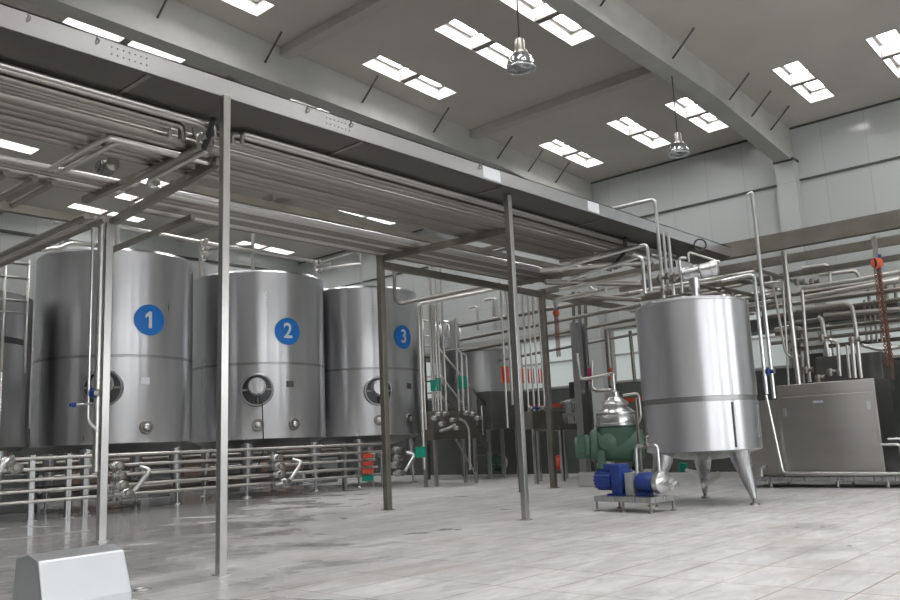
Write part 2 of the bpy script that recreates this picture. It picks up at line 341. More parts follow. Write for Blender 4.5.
def pendant(p, ztop, label):
    o=empty('pendant_lamp', p, label,'lamp','high bay pendant lamps')
    c=p
    build('wire', MB().cyl(c+V(0,0,.42),V(c.x,c.y,ztop),.014,k=8),'rod',o)
    build('ballast_housing', MB().lathe(c,[(.03,.46),(.07,.44),(.085,.40),(.085,.24),(.12,.23),(.13,.19),(.10,.17)],k=24),'cab',o)
    build('lamp_shade', MB().lathe(c,[(.10,.19),(.16,.15),(.205,.08),(.225,.0),(.222,-.05),(.215,-.05),(.215,0),(.195,.07),(.15,.14),(.09,.17)],k=32),'glass',o)
    build('lens', MB().lathe(c,[(.0,-.11),(.10,-.10),(.18,-.075),(.22,-.05),(.21,-.045),(.0,-.045)],k=32),'glass',o)
    sm=MB(); sm.torus(c+V(0,0,-.048),.222,.012,k=32,kk=6); build('rim',sm,'bright',o)
    return o
pl=at(521,66,Z=6.95); pendant(pl, zr(pl.x)-.0, 'faceted pendant lamp on a wire near the top centre')
p2=at(672,68,Y=8.0); pq=V(p2.x,8.02,at(680,152,X=p2.x).z); pendant(pq, zr(pq.x)-.80, 'smaller pendant lamp hanging from the right roof beam')

# ================================================================== CABLE TRAY ALONG THE FRONT
TZ=5.07; TX0,TX1=-3.0,18.3
tr=empty('cable_tray', V(8,7.6,TZ), 'long galvanised cable tray on posts running towards the right wall','cable tray')
build('fascia', MB().box(TX0,TX1,7.60,7.615,TZ,TZ+.22).box(TX0,TX1,7.60,7.64,TZ+.205,TZ+.22),'galv',tr)
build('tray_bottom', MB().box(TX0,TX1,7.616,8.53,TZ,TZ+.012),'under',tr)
build('rear_side', MB().box(TX0,TX1,8.53,8.545,TZ,TZ+.22),'galv',tr)
build('end_plate', MB().box(TX1,TX1+.015,7.6,8.545,TZ,TZ+.22),'galv',tr)
for x in (1.2,4.1,7.05,10,13,16): build('joint_strip', MB().box(x,x+.05,7.65,8.4,TZ-.012,TZ-.001),'brown',tr)
for x in (2.9,3.55,6.15,6.85,9.4): 
    build('hook', MB().torus(V(x,7.585,TZ+.15),.022,.008,V(1,.2,0),16,6).cyl(V(x,7.585,TZ+.17),V(x,7.6,TZ+.21),.007,k=6),'brown',tr)
for x0 in (3.7,6.45):
    for r in range(2):
        for k in range(7): build('vent_hole', MB().cyl(V(x0+k*.062,7.5985,TZ+.07+r*.075),V(x0+k*.062,7.6005,TZ+.07+r*.075),.0085,k=8),'rod',tr)
for x0,x1 in ((at(483,170,Y=7.6).x,at(500,176,Y=7.6).x),(at(588,207,Y=7.6).x,at(599,211,Y=7.6).x)):
    s_=build('sticker', MB().box(x0,x1,7.595,7.5995,TZ+.02,TZ+.20),'paper',tr)
    tag(s_,'white sticker')
tag(tr)
# far tray crossing to the right
f=empty('cable_tray', V(18.7,3,TZ), 'olive-grey cable tray crossing high on the right wall side','cable tray')
build('fascia', MB().box(18.32,18.335,-6,8.55,TZ-.02,TZ+.34),'brown',f)
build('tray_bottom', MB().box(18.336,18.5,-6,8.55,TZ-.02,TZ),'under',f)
build('rear_side', MB().box(18.5,18.515,-6,8.55,TZ-.02,TZ+.34),'brown',f)
for px,py,X,w,lab in ((900,244,20.0,.2,'grey rail below the crossing tray'),(900,260,20.8,.13,'thin dark rail lowest under the crossing tray')):
    z=at(px,py,X=X).z
    tag(build('support_rail', MB().box(X-.06,X+.06,-4,11.5,z,z+w),'brown'),lab,'rail')

# ================================================================== POSTS
def post(name, base, top, w, m, label, foot=True):
    o=empty(name, V(base.x,base.y,0), label,'post')
    build('shaft', MB().bar(V(base.x,base.y,0.0),V(top.x,top.y,top.z),w,w),m,o,bevel=.008)
    if foot: build('foot_plate', MB().box(base.x-w*.75,base.x+w*.75,base.y-w*.75,base.y+w*.75,0,.012),m,o)
    return o
pA=at(221,575,Z=0); pB=at(526,520,Z=0); pC=at(101,541,Z=0); pD=at(388,510,Z=0); pE=at(554,488,Z=0)
post('support_post', pA, V(pA.x+.06,pA.y+.02,TZ-.001), .088,'post','square steel post left of tank two, nearest the camera')
post('support_post', pB, V(pB.x,pB.y,TZ-.014), .095,'post','square steel post at the middle carrying the cable tray')
post('support_post', pC, V(pC.x,pC.y,4.93), .115,'post','square steel post crossing in front of tank one')
post('support_post', pD, V(pD.x,pD.y,4.90), .12,'brown','dull steel post in front of the tank marked 3')
post('support_post', pE, V(pE.x,pE.y,4.90), .13,'brown','brown steel post behind the red taped pipes')
g=at(521,492,Z=0); post('support_post', g, V(g.x,g.y,4.85), .07,'brown','thin post close behind the middle post')
# cross beams and long beams
def beam(p,q,w,h,label,m='brown'):
    return tag(build('cross_beam', MB().bar(p,q,w,h),m),label,'beam')
zb=4.84
beam(V(pC.x+.07,pC.y-.07,zb),V(5.80,8.95,zb+.02),.08,.12,'dark beam from the tank one post up to the tray')
beam(V(pD.x+.07,pD.y-.07,zb),V(11.62,8.8,zb+.02),.09,.12,'dark beam from the tank three post up to the tray')
beam(V(pE.x+.07,pE.y-.07,zb),V(pE.x+.1,8.5,zb+.1),.10,.14,'dark beam at the far end under the pipe bundle')
beam(V(-2,pC.y,zb-.05),V(pC.x-.07,pC.y,zb-.05),.10,.13,'long beam running left from the tank one post')
beam(V(pD.x+.1,pD.y+.05,zb-.12),V(pE.x-.07,pE.y,zb-.08),.10,.14,'dark beam joining the tank three post to the brown post')
beam(V(pE.x+.1,pE.y,zb-.1),V(22.5,pE.y-.2,zb-.1),.10,.14,'dark beam continuing behind the mixing tank')
# black strap near post A
q=at(207,135,Y=9.0)
tag(build('cable_sleeve', MB().tube([at(213,119,Z=5.0),at(209,134,Z=4.90),at(204,148,Z=4.80)],.035,k=8),'black'),'black corrugated sleeve hanging behind the nearest post','cable')
q0=at(625,238,Z=5.05)
tag(build('cable_sleeve', MB().tube([q0,q0+V(.25,.15,-.22),q0+V(.1,.35,-.45)],.04,k=8),'black'),'black sleeve under the far tray end near the mixing tank','cable')

# ================================================================== PIPE BUNDLES
PZ=4.99
ordn=['first','second','third','fourth','fifth','sixth','seventh','eighth','ninth','tenth','eleventh','twelfth','thirteenth','fourteenth','fifteenth','sixteenth','seventeenth','eighteenth','nineteenth','twentieth']
def pipe(pts, r, m, label, group=None, name='steel_pipe', bend=None):
    return tag(build(name, MB().tube(pts,r,bend,k=10),m),label,'pipe',group)
rows=[(.028,'pipe',.03),(.028,'pipe',.015),(.022,'pipedk',.03),(.045,'pipedk',.03),(.03,'pipe',.05),(.035,'pipedk',.03),(.075,'pipedk',.05),(.07,'pipedk',.05),(.06,'pipedk',.05),(.075,'pipedk',.05),(.03,'pipe',.03),(.05,'pipedk',.03),(.06,'pipedk',.03),(.04,'pipe',.03)]
y=8.24
for i,(r,m,gap) in enumerate(rows):
    y+=r; z=5.04-r
    xl_=[5.30,5.22,5.12,5.02,4.92][i] if i<5 else None
    xe=[16.9,16.6,17.4,16.2,17.0,15.8,16.9,16.0,17.2,16.5,15.5,16.8,16.2,17.0][i]
    if i<5:
        pipe([V(-4,y,z),V(xl_,y,z),V(xl_,y,z-.16)],r,m,f'{ordn[i]} left overhead pipe from the tray, ending in an elbow before the nearest post','elbow ended overhead pipes at upper left')
        pipe([V(xl_+.38,y,z-.14),V(xl_+.38,y,z),V(xe,y,z)],r,m,f'{ordn[i]} overhead pipe from the tray, between the nearest post and the mixing tank','long overhead pipes behind the tray')
    else:
        xa=-4 if y<10.25 else 5.9
        pipe([V(xa,y,z),V(xe,y,z)],r,m,f'{ordn[i]} overhead pipe from the tray, running the whole width','full width overhead pipes behind the tray')
    y+=r+gap
tag(build('cross_beam', MB().bar(V(5.42,8.58,4.86),V(5.30,11.6,4.86),.09,.09),'brown'),'dark crossbar under the elbow ends of the upper left pipes','beam')
# close set of six left of the tank one post
for i in range(6):
    yy=10.66+i*.125
    xe=5.62
    pipe([V(-4,yy,PZ-.08),V(xe,yy,PZ-.08),V(xe,yy,PZ+.1)], .036,'pipe' if i in (0,3) else 'pipedk', f'{ordn[i]} pipe of the close set left of the tank one post', 'close set of six overhead pipes at left')
beam(V(6.1,10.62,5.02),V(17.0,10.62,5.02),.09,.11,'long dark beam above the bright rear pipe')
pipe([V(6.2,10.80,4.98),V(17.2,10.80,4.98)], .038,'bright','bright pipe under the long dark beam behind the posts')
for i in range(8):
    yy=10.92+i*.145
    pipe([V(6.15,yy,PZ-.02),V(16.4+.15*(i%3),yy,PZ-.02)], .045 if i%2 else .055,'pipedk' if i%3 else 'pipe', f'{ordn[i]} pipe of the set hung just before the rear posts', 'overhead pipes just before the rear posts')
beam(V(7.85,10.55,5.15),V(7.95,12.1,5.15),.08,.08,'small dark hanger bar over the rear pipes right of the nearest post')
beam(V(13.6,8.6,5.2),V(13.6,12.1,5.2),.08,.08,'dark hanger bar over the pipes right of the middle post')
beam(V(15.9,8.6,4.86),V(15.9,12.1,4.86),.1,.1,'dark crossbar under the pipes where the tangle begins')
# pipes running in depth (along Y) at the left
for i,(x,r,m) in enumerate(((5.50,.05,'pipedk'),(5.64,.03,'pipe'),(5.78,.05,'pipedk'))):
    pipe([V(x,11.95,4.73),V(x,20.5,4.73)],r,m,['dark','thin bright','outer dark'][i]+' pipe running back over the low tank at the tank one post')
for i,(px,py,px2,py2) in enumerate(((107,137,65,165),(118,141,85,170))):
    a=at(px,py,Z=4.86); b=at(px2,py2,Z=4.86)
    pipe([V(a.x,10.6,4.86),V(a.x,a.y,4.86),V(a.x+1.15+.1*i,a.y,4.86),V(a.x+1.17+.1*i,a.y,5.05)],.035,'pipe',['upper','lower'][i]+' bent pipe turning among the overhead pipes at left')
for i,x in enumerate((3.75,4.0,4.35,4.6)):
    pipe([V(x,10.95,4.82),V(x,24.5,4.82)],.045,'pipedk',f'{ordn[i]} dark pipe running back at the far left above the low tank','dark pipes running back at the far left')
pipe([at(200,147,Z=4.84),at(132,181,Z=4.84)],.04,'pipedk','upper dark pipe slanting beside the black sleeve')
pipe([at(206,151,Z=4.82),at(150,180,Z=4.82)],.035,'pipe','lower pale pipe slanting beside the black sleeve')
beam(V(6.74,11.1,4.75),V(6.82,13.8,4.75),.07,.08,'dark bar running back above the tank marked 1')
# valve cluster on overhead pipes near (110,170)
def valve(c, s, ax, label, parent=None, m='bright', wheel=None, group=None):
    o=empty('pipe_valve', c, label,'valve',group)
    a=ax.normalized(); up=V(0,0,1)
    build('body', MB().lathe(c,[(s*.5,-s),(s*.5,-s*.8),(s*.75,-s*.8),(s*.75,-s*.6),(s*.9,-s*.5),(s*.9,s*.5),(s*.75,s*.6),(s*.75,s*.8),(s*.5,s*.8),(s*.5,s)],a,k=20),m,o)
    b=frame_of(a)[0]
    build('bonnet', MB().cyl(c,c+V(0,-1.7*s,0) if abs(a.y)<.5 else c+V(-1.7*s,0,0),s*.62,k=18),m,o)
    q=c+(V(0,-1.7*s,0) if abs(a.y)<.5 else V(-1.7*s,0,0))
    build('cap', MB().lathe(q,[(s*.8,0),(s*.8,s*.25),(s*.4,s*.4),(0,s*.42)],(q-c).normalized(),k=18),'pipedk',o)
    return o
valve(at(105,168,Z=4.9),.11,V(1,0,0),'dark round valve among the overhead pipes at upper left',m='darkcab')
valve(at(152,184,Z=4.95),.07,V(1,0,0),'small shiny fitting above the beam from the tank one post')
valve(at(57,218,Y=14),.10,V(1,0,0),'small round fitting under the overhead beam left of tank one')

# ================================================================== STORAGE TANKS
TY=20.2; TR=1.85; ZB,ZT=1.50,6.05
def tankfront(cx,cy,R,ang,z,off=0): return V(cx+(R+off)*math.cos(ang),cy+(R+off)*math.sin(ang),z)
def curved_patch(cx,cy,R,a0,z0,rad,mbs,off,seg=40):
    mb=MB(); n=0
    mb.v.append(tankfront(cx,cy,R,a0,z0,off)); rings=4
    for i in range(1,rings+1):
        rr=rad*i/rings
        for j in range(seg):
            t=2*PI*j/seg; mb.v.append(tankfront(cx,cy,R,a0+rr*math.cos(t)/R,z0+rr*math.sin(t),off))
    for j in range(seg): mb.face([0,1+j,1+(j+1)%seg])
    for i in range(rings-1):
        for j in range(seg): mb.face([1+i*seg+j,1+i*seg+(j+1)%seg,1+(i+1)*seg+(j+1)%seg,1+(i+1)*seg+j],True)
    return mb
def digit_mesh(txt,size):
    c=bpy.data.curves.new('num','FONT'); c.body=txt; c.size=size; c.align_x='CENTER'; c.align_y='CENTER'; c.offset=size*.018
    o=bpy.data.objects.new('num',c); COL.objects.link(o); dg=bpy.context.evaluated_depsgraph_get(); dg.update()
    me=bpy.data.meshes.new_from_object(o.evaluated_get(dg)); vs=[v.co.copy() for v in me.vertices]; fs=[list(p.vertices) for p in me.polygons]
    bpy.data.objects.remove(o); return vs,fs
def patch_rect(cx,cy,R,a0,z0,w,h,off):
    mb=MB(); n=6
    for i in range(n+1):
        a=a0+(i/n-.5)*w/R
        mb.v.append(tankfront(cx,cy,R,a,z0-h/2,off)); mb.v.append(tankfront(cx,cy,R,a,z0+h/2,off))
    for i in range(n): mb.face([2*i,2*i+2,2*i+3,2*i+1])
    return mb
def ang_of(cx,cy,R,px,py):
    d=Wd*F+Sd*(px-450)-Ud*(py-300); # ray/cylinder
    ox,oy=-cx,-cy; A=d.x*d.x+d.y*d.y; B=2*(ox*d.x+oy*d.y); C=ox*ox+oy*oy-R*R
    D=B*B-4*A*C
    t=(-B-math.sqrt(max(D,0)))/(2*A); p=CAM+d*t
    return math.atan2(p.y-cy,p.x-cx),p.z
def radial(a): return V(math.cos(a),math.sin(a),0)
def sight_port(cx,cy,R,px,py,s,parent,name='sample_port',m='bright'):
    a,z=ang_of(cx,cy,R,px,py); d=radial(a); c=tankfront(cx,cy,R,a,z,0)
    o=build(name, MB().lathe(c,[(s,-.03),(s,.04),(s*.93,.05),(s*.7,.05),(s*.68,.01),(0,.01)],d,k=28),'pipedk',parent)
    build('cap', MB().lathe(c,[(s*.5,.01),(s*.5,.09),(s*.35,.11),(0,.115)],d,k=20),m,o)
def big_tank(cx, num, dp, mh, p1, p2, plate, label, zt=ZT):
    o=empty('storage_tank', V(cx,TY,0), label,'tank')
    c=V(cx,TY,0); R=TR
    build('shell', MB().lathe(c,[(R,ZB),(R+.012,ZB+.02),(R,ZB+.05),(R,zt-.08),(R+.01,zt-.06),(R-.02,zt),(R*.6,zt+.14),(0,zt+.24)],k=96),'tank',o)
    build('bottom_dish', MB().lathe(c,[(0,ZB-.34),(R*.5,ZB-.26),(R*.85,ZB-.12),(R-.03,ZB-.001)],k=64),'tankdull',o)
    zb_=ZB+(zt-ZB)*.44
    wb=MB().lathe(c,[(R-.03,zb_-.04),(R+.004,zb_-.035),(R+.006,zb_),(R+.004,zb_+.035),(R-.03,zb_+.04)],k=96); build('weld_band',wb,'tankdull',o)
    for q in (-.72,-2.42,.72,2.42):
        a=q; d=radial(a); top=c+d*(R*.80)+V(0,0,ZB-.10); knee=c+d*(R*.80)+V(0,0,ZB-.45); ft=c+d*(R*.83)
        l=build('leg', MB().sweep([top+V(0,0,.05),knee,ft+V(0,0,.28)],[.17,.15,.075],16),'steel',o)
        build('foot', MB().sweep([ft+V(0,0,.28),ft+V(0,0,.04)],[.035,.035],10).cyl(ft+V(0,0,.04),ft,.10,.12),'steel',l)
    # number disc
    a,z=ang_of(cx,TY,R,*dp)
    nd=build('number_sign', curved_patch(cx,TY,R,a,z,.37,None,.022),'blue',o); tag(nd,'round blue number sign')
    vs,fs=digit_mesh(num,.58) if num!='1' else ([V(-.035,-.2),V(.05,-.2),V(.05,.2),V(-.02,.2),V(-.12,.12),V(-.12,.03),V(-.035,.09)],[[0,1,2,3,4,5,6]])
    if num=='1': fs=[[0,1,2,6],[2,3,4,5,6]]
    mb=MB()
    for v in vs: mb.v.append(tankfront(cx,TY,R,a+v[0]/R*.92,z+v[1],.034))
    for f_ in fs: mb.face(f_)
    build('digit', mb,'white',nd)
    # manhole
    a,z=ang_of(cx,TY,R,*mh); d=radial(a); p=tankfront(cx,TY,R,a,z,0)
    m_=build('manhole', MB().lathe(p,[(.44,-.05),(.44,.06),(.42,.08),(.39,.08),(.38,.0),(.37,-.03)],d,k=40),'tankdull',o)
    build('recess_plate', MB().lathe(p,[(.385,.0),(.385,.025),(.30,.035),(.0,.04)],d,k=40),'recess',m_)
    t=V(0,0,.09)
    build('agitator_drive', MB().lathe(p+t,[(.235,.03),(.235,.10),(.22,.10),(.22,.26),(.205,.28),(0,.285)],d,k=32),'steel',m_)
    u=V(-d.y,d.x,0)
    build('clamp', MB().bar(p-V(0,0,.36)+d*.08,p-V(0,0,.18)+d*.08,.10,.05).bar(p-u*.38+d*.09,p-u*.24+d*.09,.05,.05).bar(p+u*.24+d*.09,p+u*.38+d*.09,.05,.05),'pipedk',m_)
    for pp in (p1,p2):
        if pp: sight_port(cx,TY,R,pp[0],pp[1],.16,o)
    if plate:
        a,z=ang_of(cx,TY,R,plate[0],plate[1])
        build('nameplate', patch_rect(cx,TY,R,a,z,.22,.17,.014),plate[2],o)
    return o,m_
T1X,T2X,T3X=10.12,14.45,18.4
# columns of highlights come from the skylights themselves
t1,m1=big_tank(T1X,'1',(149.5,320),(103,388),(100,431),(146,427),(145,381,'paper'),'tall steel storage tank whose blue sign reads one, leftmost of the three')
t2,m2=big_tank(T2X,'2',(287.5,331.5),(257,390),(258,425),(294,424),(290,384,'rod'),'tall steel storage tank whose blue sign reads two, middle of the three')
t3,m3=big_tank(T3X,'3',(403,337),(378,391),(379,420),(409,419),(409,386,'rod'),'tall steel storage tank whose blue sign reads three, rightmost of the three')
# black cord hanging from manhole 2
a,z=ang_of(T2X,TY,TR,262,400); p=tankfront(T2X,TY,TR,a,z,.12)
tag(build('power_cord', MB().tube([p,p+V(0,-.03,-.6),p+V(0.02,-.03,-1.3),p+V(-.15,.1,-1.9)],.014,k=6),'black',m2))
# low tank at far left (only its right side shows)
o=empty('storage_tank', V(5.6,TY,0),'low dull tank cut off by the left edge of the photo','tank'); c=V(6.1,TY,0)
build('shell', MB().lathe(c,[(TR,ZB),(TR,4.75),(TR*.95,4.79),(0,4.9)],k=72),'tankdull',o)
build('bottom_dish', MB().lathe(c,[(0,ZB-.3),(TR*.8,ZB-.12),(TR-.03,ZB-.001)],k=48),'tankdull',o)
for q in (-.9,-2.3,.9,2.3):
    d=radial(q); build('leg', MB().sweep([c+d*1.5+V(0,0,ZB-.05),c+d*1.5+V(0,0,1.0),c+d*1.5],[.16,.14,.06],14),'steel',o)
a0,z0=ang_of(6.1,TY,TR,15,341)
build('dark_slot', patch_rect(6.1,TY,TR,a0,z0,.62,.13,.012),'black',o)
# guard rail on the low tank
g=empty('guard_rail', V(6.4,18.4,5.0),'guard rail in front of the low tank at far left','railing')
Yr=18.2; 
za=at(10,262,Y=Yr).z; zb2=at(10,277,Y=Yr).z; x1=at(30,262,Y=Yr).x; xm_=at(6,262,Y=Yr).x; zc=at(10,300,Y=Yr).z; zd=at(10,312,Y=Yr).z
for zz,r in ((za,.035),(zb2,.03),(zc,.03),(zd,.02)): build('rail', MB().cyl(V(3,Yr,zz),V(x1,Yr,zz),r,k=8),'pipe',g)
for xx in (xm_,x1-.02): build('upright', MB().cyl(V(xx,Yr,3.0),V(xx,Yr,za+.1),.03,k=8),'pipe',g)
build('upright', MB().cyl(V(xm_,Yr,0),V(xm_,Yr,3.0),.03,k=8),'pipe',g)

# tank-top pipework
def px_pipe(pts, r, m, label, group=None, **k):
    return pipe([at(a,b,**c) for a,b,c in pts], r, m, label, group)
YT=20.2
top=ZT+.1
def riser(px, y0, y1, Y, r, label, extra=None, m='pipe'):
    a=at(px,y0,Y=Y); b=at(px,y1,Y=Y)
    pts=[V(a.x,Y,b.z if b.z<a.z else a.z),V(a.x,Y,max(a.z,b.z))]
    if extra: pts+= [at(q[0],q[1],Y=q[2]) for q in extra]
    return pipe(pts,r,m,label)
riser(61,258,232,20.3,.055,'short vent pipe rising from the left of tank one top')
riser(117,252,222,20.2,.06,'vertical pipe on top of tank one just right of its post')
# line from (118,226) to (235,248)
pipe([at(119,226,Y=20.2),at(200,242,Y=20.2),at(330,264,Y=20.2)],.055,'pipe','pipe running along above the tops of tanks one and two')
pipe([at(40,250,Y=20.0),at(60,248,Y=20.0),at(70,243,Y=20.0),at(95,245,Y=20.0)],.05,'pipe','crooked pipe lying on the left of tank one top')
riser(201,275,240,20.2,.065,'vertical pipe with fittings between tanks one and two')
pipe([at(202,249,Y=20.2),at(252,246,Y=20.3)],.05,'pipedk','short dark pipe reaching from the fitting riser to the gooseneck')
riser(253,272,234,20.3,.055,'gooseneck pipe rising from tank two top',extra=[(257,231,20.3),(267,232,20.3)])
riser(315,282,262,20.3,.06,'vertical pipe with fittings between tanks two and three')
pipe([at(316,265,Y=20.3),at(358,252,Y=17.5)],.05,'pipe','pipe slanting from tank two riser towards the tank three riser')
pipe([at(316,269,Y=20.3),at(360,264,Y=20.3)],.05,'pipe','lower level pipe linking the risers over tank three')
riser(361,282,252,20.3,.05,'thin vertical pipe on tank three top')
for k,(px,py) in enumerate(((203,242),(204,250),(203,258))): valve(at(px,py,Y=20.05),.09,V(1,0,0),['topmost','middle','lowest'][k]+' clamp fitting on the riser between tanks one and two',m='pipe')
for k,(px,py) in enumerate(((316,263),(317,272))): valve(at(px,py,Y=20.15),.09,V(1,0,0),['upper','lower'][k]+' clamp fitting on the riser between tanks two and three',m='pipe')
pipe([at(394,270,Y=15.5),at(395,300,Y=15.5),at(400,304,Y=15.5),at(500,283,Y=13.5)],.05,'pipedk','thin pipe dropping by the tank three post and turning right')

# ================================================================== RAILS OF PRODUCT PIPES IN FRONT OF TANKS
RY=18.0
for i,z in enumerate((1.25,1.03,.82,.60,.39)):
    xe=[17.2,17.1,16.8,16.9,17.4][i]
    pipe([V(-3,RY,z),V(xe,RY,z)],.037,'pipe',['topmost','second from top','middle','second from bottom','lowest'][i]+' of five long product pipes below the tanks','five product pipes below the tanks')
for k,(px) in enumerate((30,67,84,220,345)):
    p=at(px,515 if px<100 else 500,Y=RY+.12); x=p.x
    s_=empty('pipe_support', V(x,RY+.12,0),['far left','second from left','third','fourth, behind the nearest post','right hand, by the red blocks'][k]+' upright holding the five product pipes','support','uprights of the product pipes')
    build('upright', MB().box(x-.05,x+.05,RY+.07,RY+.17,0,1.32),'steel',s_)
    build('foot_plate', MB().box(x-.1,x+.1,RY+.0,RY+.24,0,.012),'steel',s_)
def manifold(pxs, diag, lab):
    for k,(px,py) in enumerate(pxs):
        valve(at(px,py,Y=RY-.12),.115,V(1,0,0),['top','second','third','bottom'][k]+' round valve '+lab)
    a=at(diag[0],diag[1],Y=RY-.25); b=at(diag[2],diag[3],Y=RY-.25)
    pipe([a+V(-.15,.2,.08),a,b,b+V(-.25,.2,0)],.05,'bright','slanting bright pipe beside the valves '+lab)
manifold([(116,466),(118,475),(120,485),(125,493)],(151,470,131,494),'in front of tank one')
manifold([(275,458),(277,466),(278,474),(283,482)],(302,462,288,483),'in front of tank two')
manifold([(396,450),(396,458),(394,465),(398,473)],(415,455,404,473),'in front of tank three')
for k,(py,m,l) in enumerate(((456,'red','top red'),(463.5,'red','middle red'),(471,'red','lowest red'),(478.5,'teal','green'))):
    c=at(367.5,py,Y=RY-.06)
    tag(build('pipe_marker', MB().box(c.x-.20,c.x+.20,RY-.09,RY-.05,c.z-.065,c.z+.065),m),l+' marker block on the product pipes under tank three','marker')
pipe([at(-5,478,Y=16.5),at(6,461,Y=16.5),at(12,457,Y=16.8)],.05,'bright','short bright pipe end at the left edge near the product pipes')
for k,px in enumerate((6,14)): valve(at(px,462+6*k,Y=17.6),.12,V(1,0,0),['outer','inner'][k]+' valve at the left edge above the product pipes')
# gear under the tanks: low pumps and boxes against the dark background
def pump(c, s, label, mot='bluep', ax=V(1,0,0), plate=True):
    o=empty('pump', V(c.x,c.y,0) if c.z<1.2*s+.2 else c, label,'pump'); y=frame_of(ax)[0]
    build('motor', MB().lathe(c,[(s*.35,-s*1.15),(s*.48,-s*1.05),(s*.5,-s*.2),(s*.5,-s*.1),(s*.44,-s*.08),(s*.44,s*.05)],ax,k=24),mot,o)
    fin=MB()
    for j in range(14):
        t=2*PI*j/14; d=frame_of(ax)[0]*math.cos(t)+frame_of(ax)[1]*math.sin(t)
        fin.bar(c+d*s*.51-ax*s*.95,c+d*s*.51-ax*s*.2,.012*s*3,.05*s)
    build('cooling_fin', fin, mot, o)
    build('terminal_box', MB().box(c.x-s*.75,c.x-s*.35,c.y-s*.18,c.y+s*.18,c.z+s*.45,c.z+s*.68),mot,o,bevel=.01)
    build('casing', MB().lathe(c,[(s*.3,s*.05),(s*.46,s*.1),(s*.5,s*.16),(s*.5,s*.3),(s*.3,s*.36),(s*.16,s*.38),(s*.16,s*.6),(s*.22,s*.6),(s*.22,s*.64)],ax,k=28),'bright',o)
    build('foot', MB().box(c.x-s*.7,c.x-s*.5,c.y-s*.4,c.y+s*.4,c.z-s*.62,c.z-s*.44).box(c.x-s*.3,c.x-s*.1,c.y-s*.4,c.y+s*.4,c.z-s*.62,c.z-s*.44),mot,o)
    return o
for k,(px,X,lab) in enumerate(((120,11.2,'small pump behind the product pipes under tank one'),(298,15.6,'small pump behind the product pipes under tank two'))):
    p=at(px,470,Y=19.3); pump(V(p.x,19.3,.42),.34,lab,'steel')
for k,(px,py,w,h,Y,lab) in enumerate(((20,470,.9,.55,21.5,'pale box standing under the low left tank'),(160,468,.7,.45,23.5,'pale box on the floor behind tank one legs'),(232,470,.6,.5,22.9,'pale box on the floor between tanks one and two'),(328,463,.9,.5,23.4,'pale pink box on the floor behind tank two'))):
    p=at(px,py,Y=Y)
    tag(build('equipment_box', MB().box(p.x-w/2,p.x+w/2,Y,Y+.5,0,.35+h),'grey',bevel=.02),lab,'box')

for k,(xa,xb,yy,z,r,m) in enumerate(((5,19.5,21.6,.35,.09,'pipedk'),(6,18.5,22.4,.75,.07,'pipedk'),(4,20.5,20.0,.98,.05,'brown'),(7,17,20.5,.55,.06,'brown'),(8,20,22.9,1.1,.08,'brown'))):  # dark pipes added to deepen the shade under the tanks
    pipe([V(xa,yy,z),V(xb,yy,z)],r,m,f'{ordn[k]} dark filler pipe added low behind the legs of the storage tanks','dark filler pipes under the storage tanks')
for k in range(9):  # invented dark boxes, standing in for the shade behind and below the tanks
    x=5.4+k*1.72; h=.9+.35*((k*7)%3)
    w=.55+.2*(k%3)
    o=empty('shade_filler_box', V(x,25.7,0), f'{ordn[k]} dark filler box from the left, added to darken the space behind the storage tanks','box','dark filler boxes behind the storage tanks')
    build('body', MB().box(x-w,x+w,25.4,26.0,.12,h),'darkcab' if k%2 else 'brownc',o,bevel=.02)
    build('plinth', MB().box(x-w+.05,x+w-.05,25.45,25.95,0,.12),'rod',o)
    build('lid', MB().box(x-w-.02,x+w+.02,25.38,26.02,h,h+.03),'darkcab',o)
# pipes in front of tank one beside its post
q=pC
pipe([V(q.x-.27,q.y-.05,4.78),V(q.x-.27,q.y-.05,1.75),V(q.x-.12,q.y-.05,1.6)],.022,'bright','thin bright pipe left of the post by tank one')
pipe([V(q.x-.12,q.y-.02,4.78),V(q.x-.12,q.y-.02,1.0)],.05,'pipe','thicker pipe strapped to the post by tank one')
v=valve(V(q.x-.22,q.y-.1,2.15),.07,V(0,0,1),'small valve with blue caps beside the tank one post',m='bluep')
build('lever', MB().cyl(V(q.x-.22,q.y-.1,2.0),V(q.x-.52,q.y-.1,1.98),.015,k=8),'bright',v)
build('lever_grip', MB().lathe(V(q.x-.52,q.y-.1,1.98),[(0,-.05),(.035,-.04),(.04,0),(.035,.04),(0,.05)],V(1,0,0),k=12),'bluep',v)

# ================================================================== FOREGROUND BOX
def wedge():
    mb=MB(); sec=[(5.86,.55),(6.02,.585),(6.22,.55),(6.27,.22),(6.27,0),(5.76,0),(5.77,.27)]
    for x,dx in ((2.44,0),(3.06,.0)):
        mb.v+=[V(x+(.02 if x>3 and z<.4 else 0),y+(.05 if x>3 else 0),z) for y,z in sec]
    n=len(sec); mb.face(list(range(n))); mb.face(list(range(n,2*n))[::-1])
    for i in range(n): mb.face([i,(i+1)%n,n+(i+1)%n,n+i])
    return mb
o=empty('machine_cover', V(2.8,6.1,0),'sloping metal cover box on the floor at bottom left','cover')
build('hood', wedge(),'cover',o,bevel=.012)
build('base_flange', MB().box(2.38,3.14,5.70,6.38,0,.02),'steel',o)

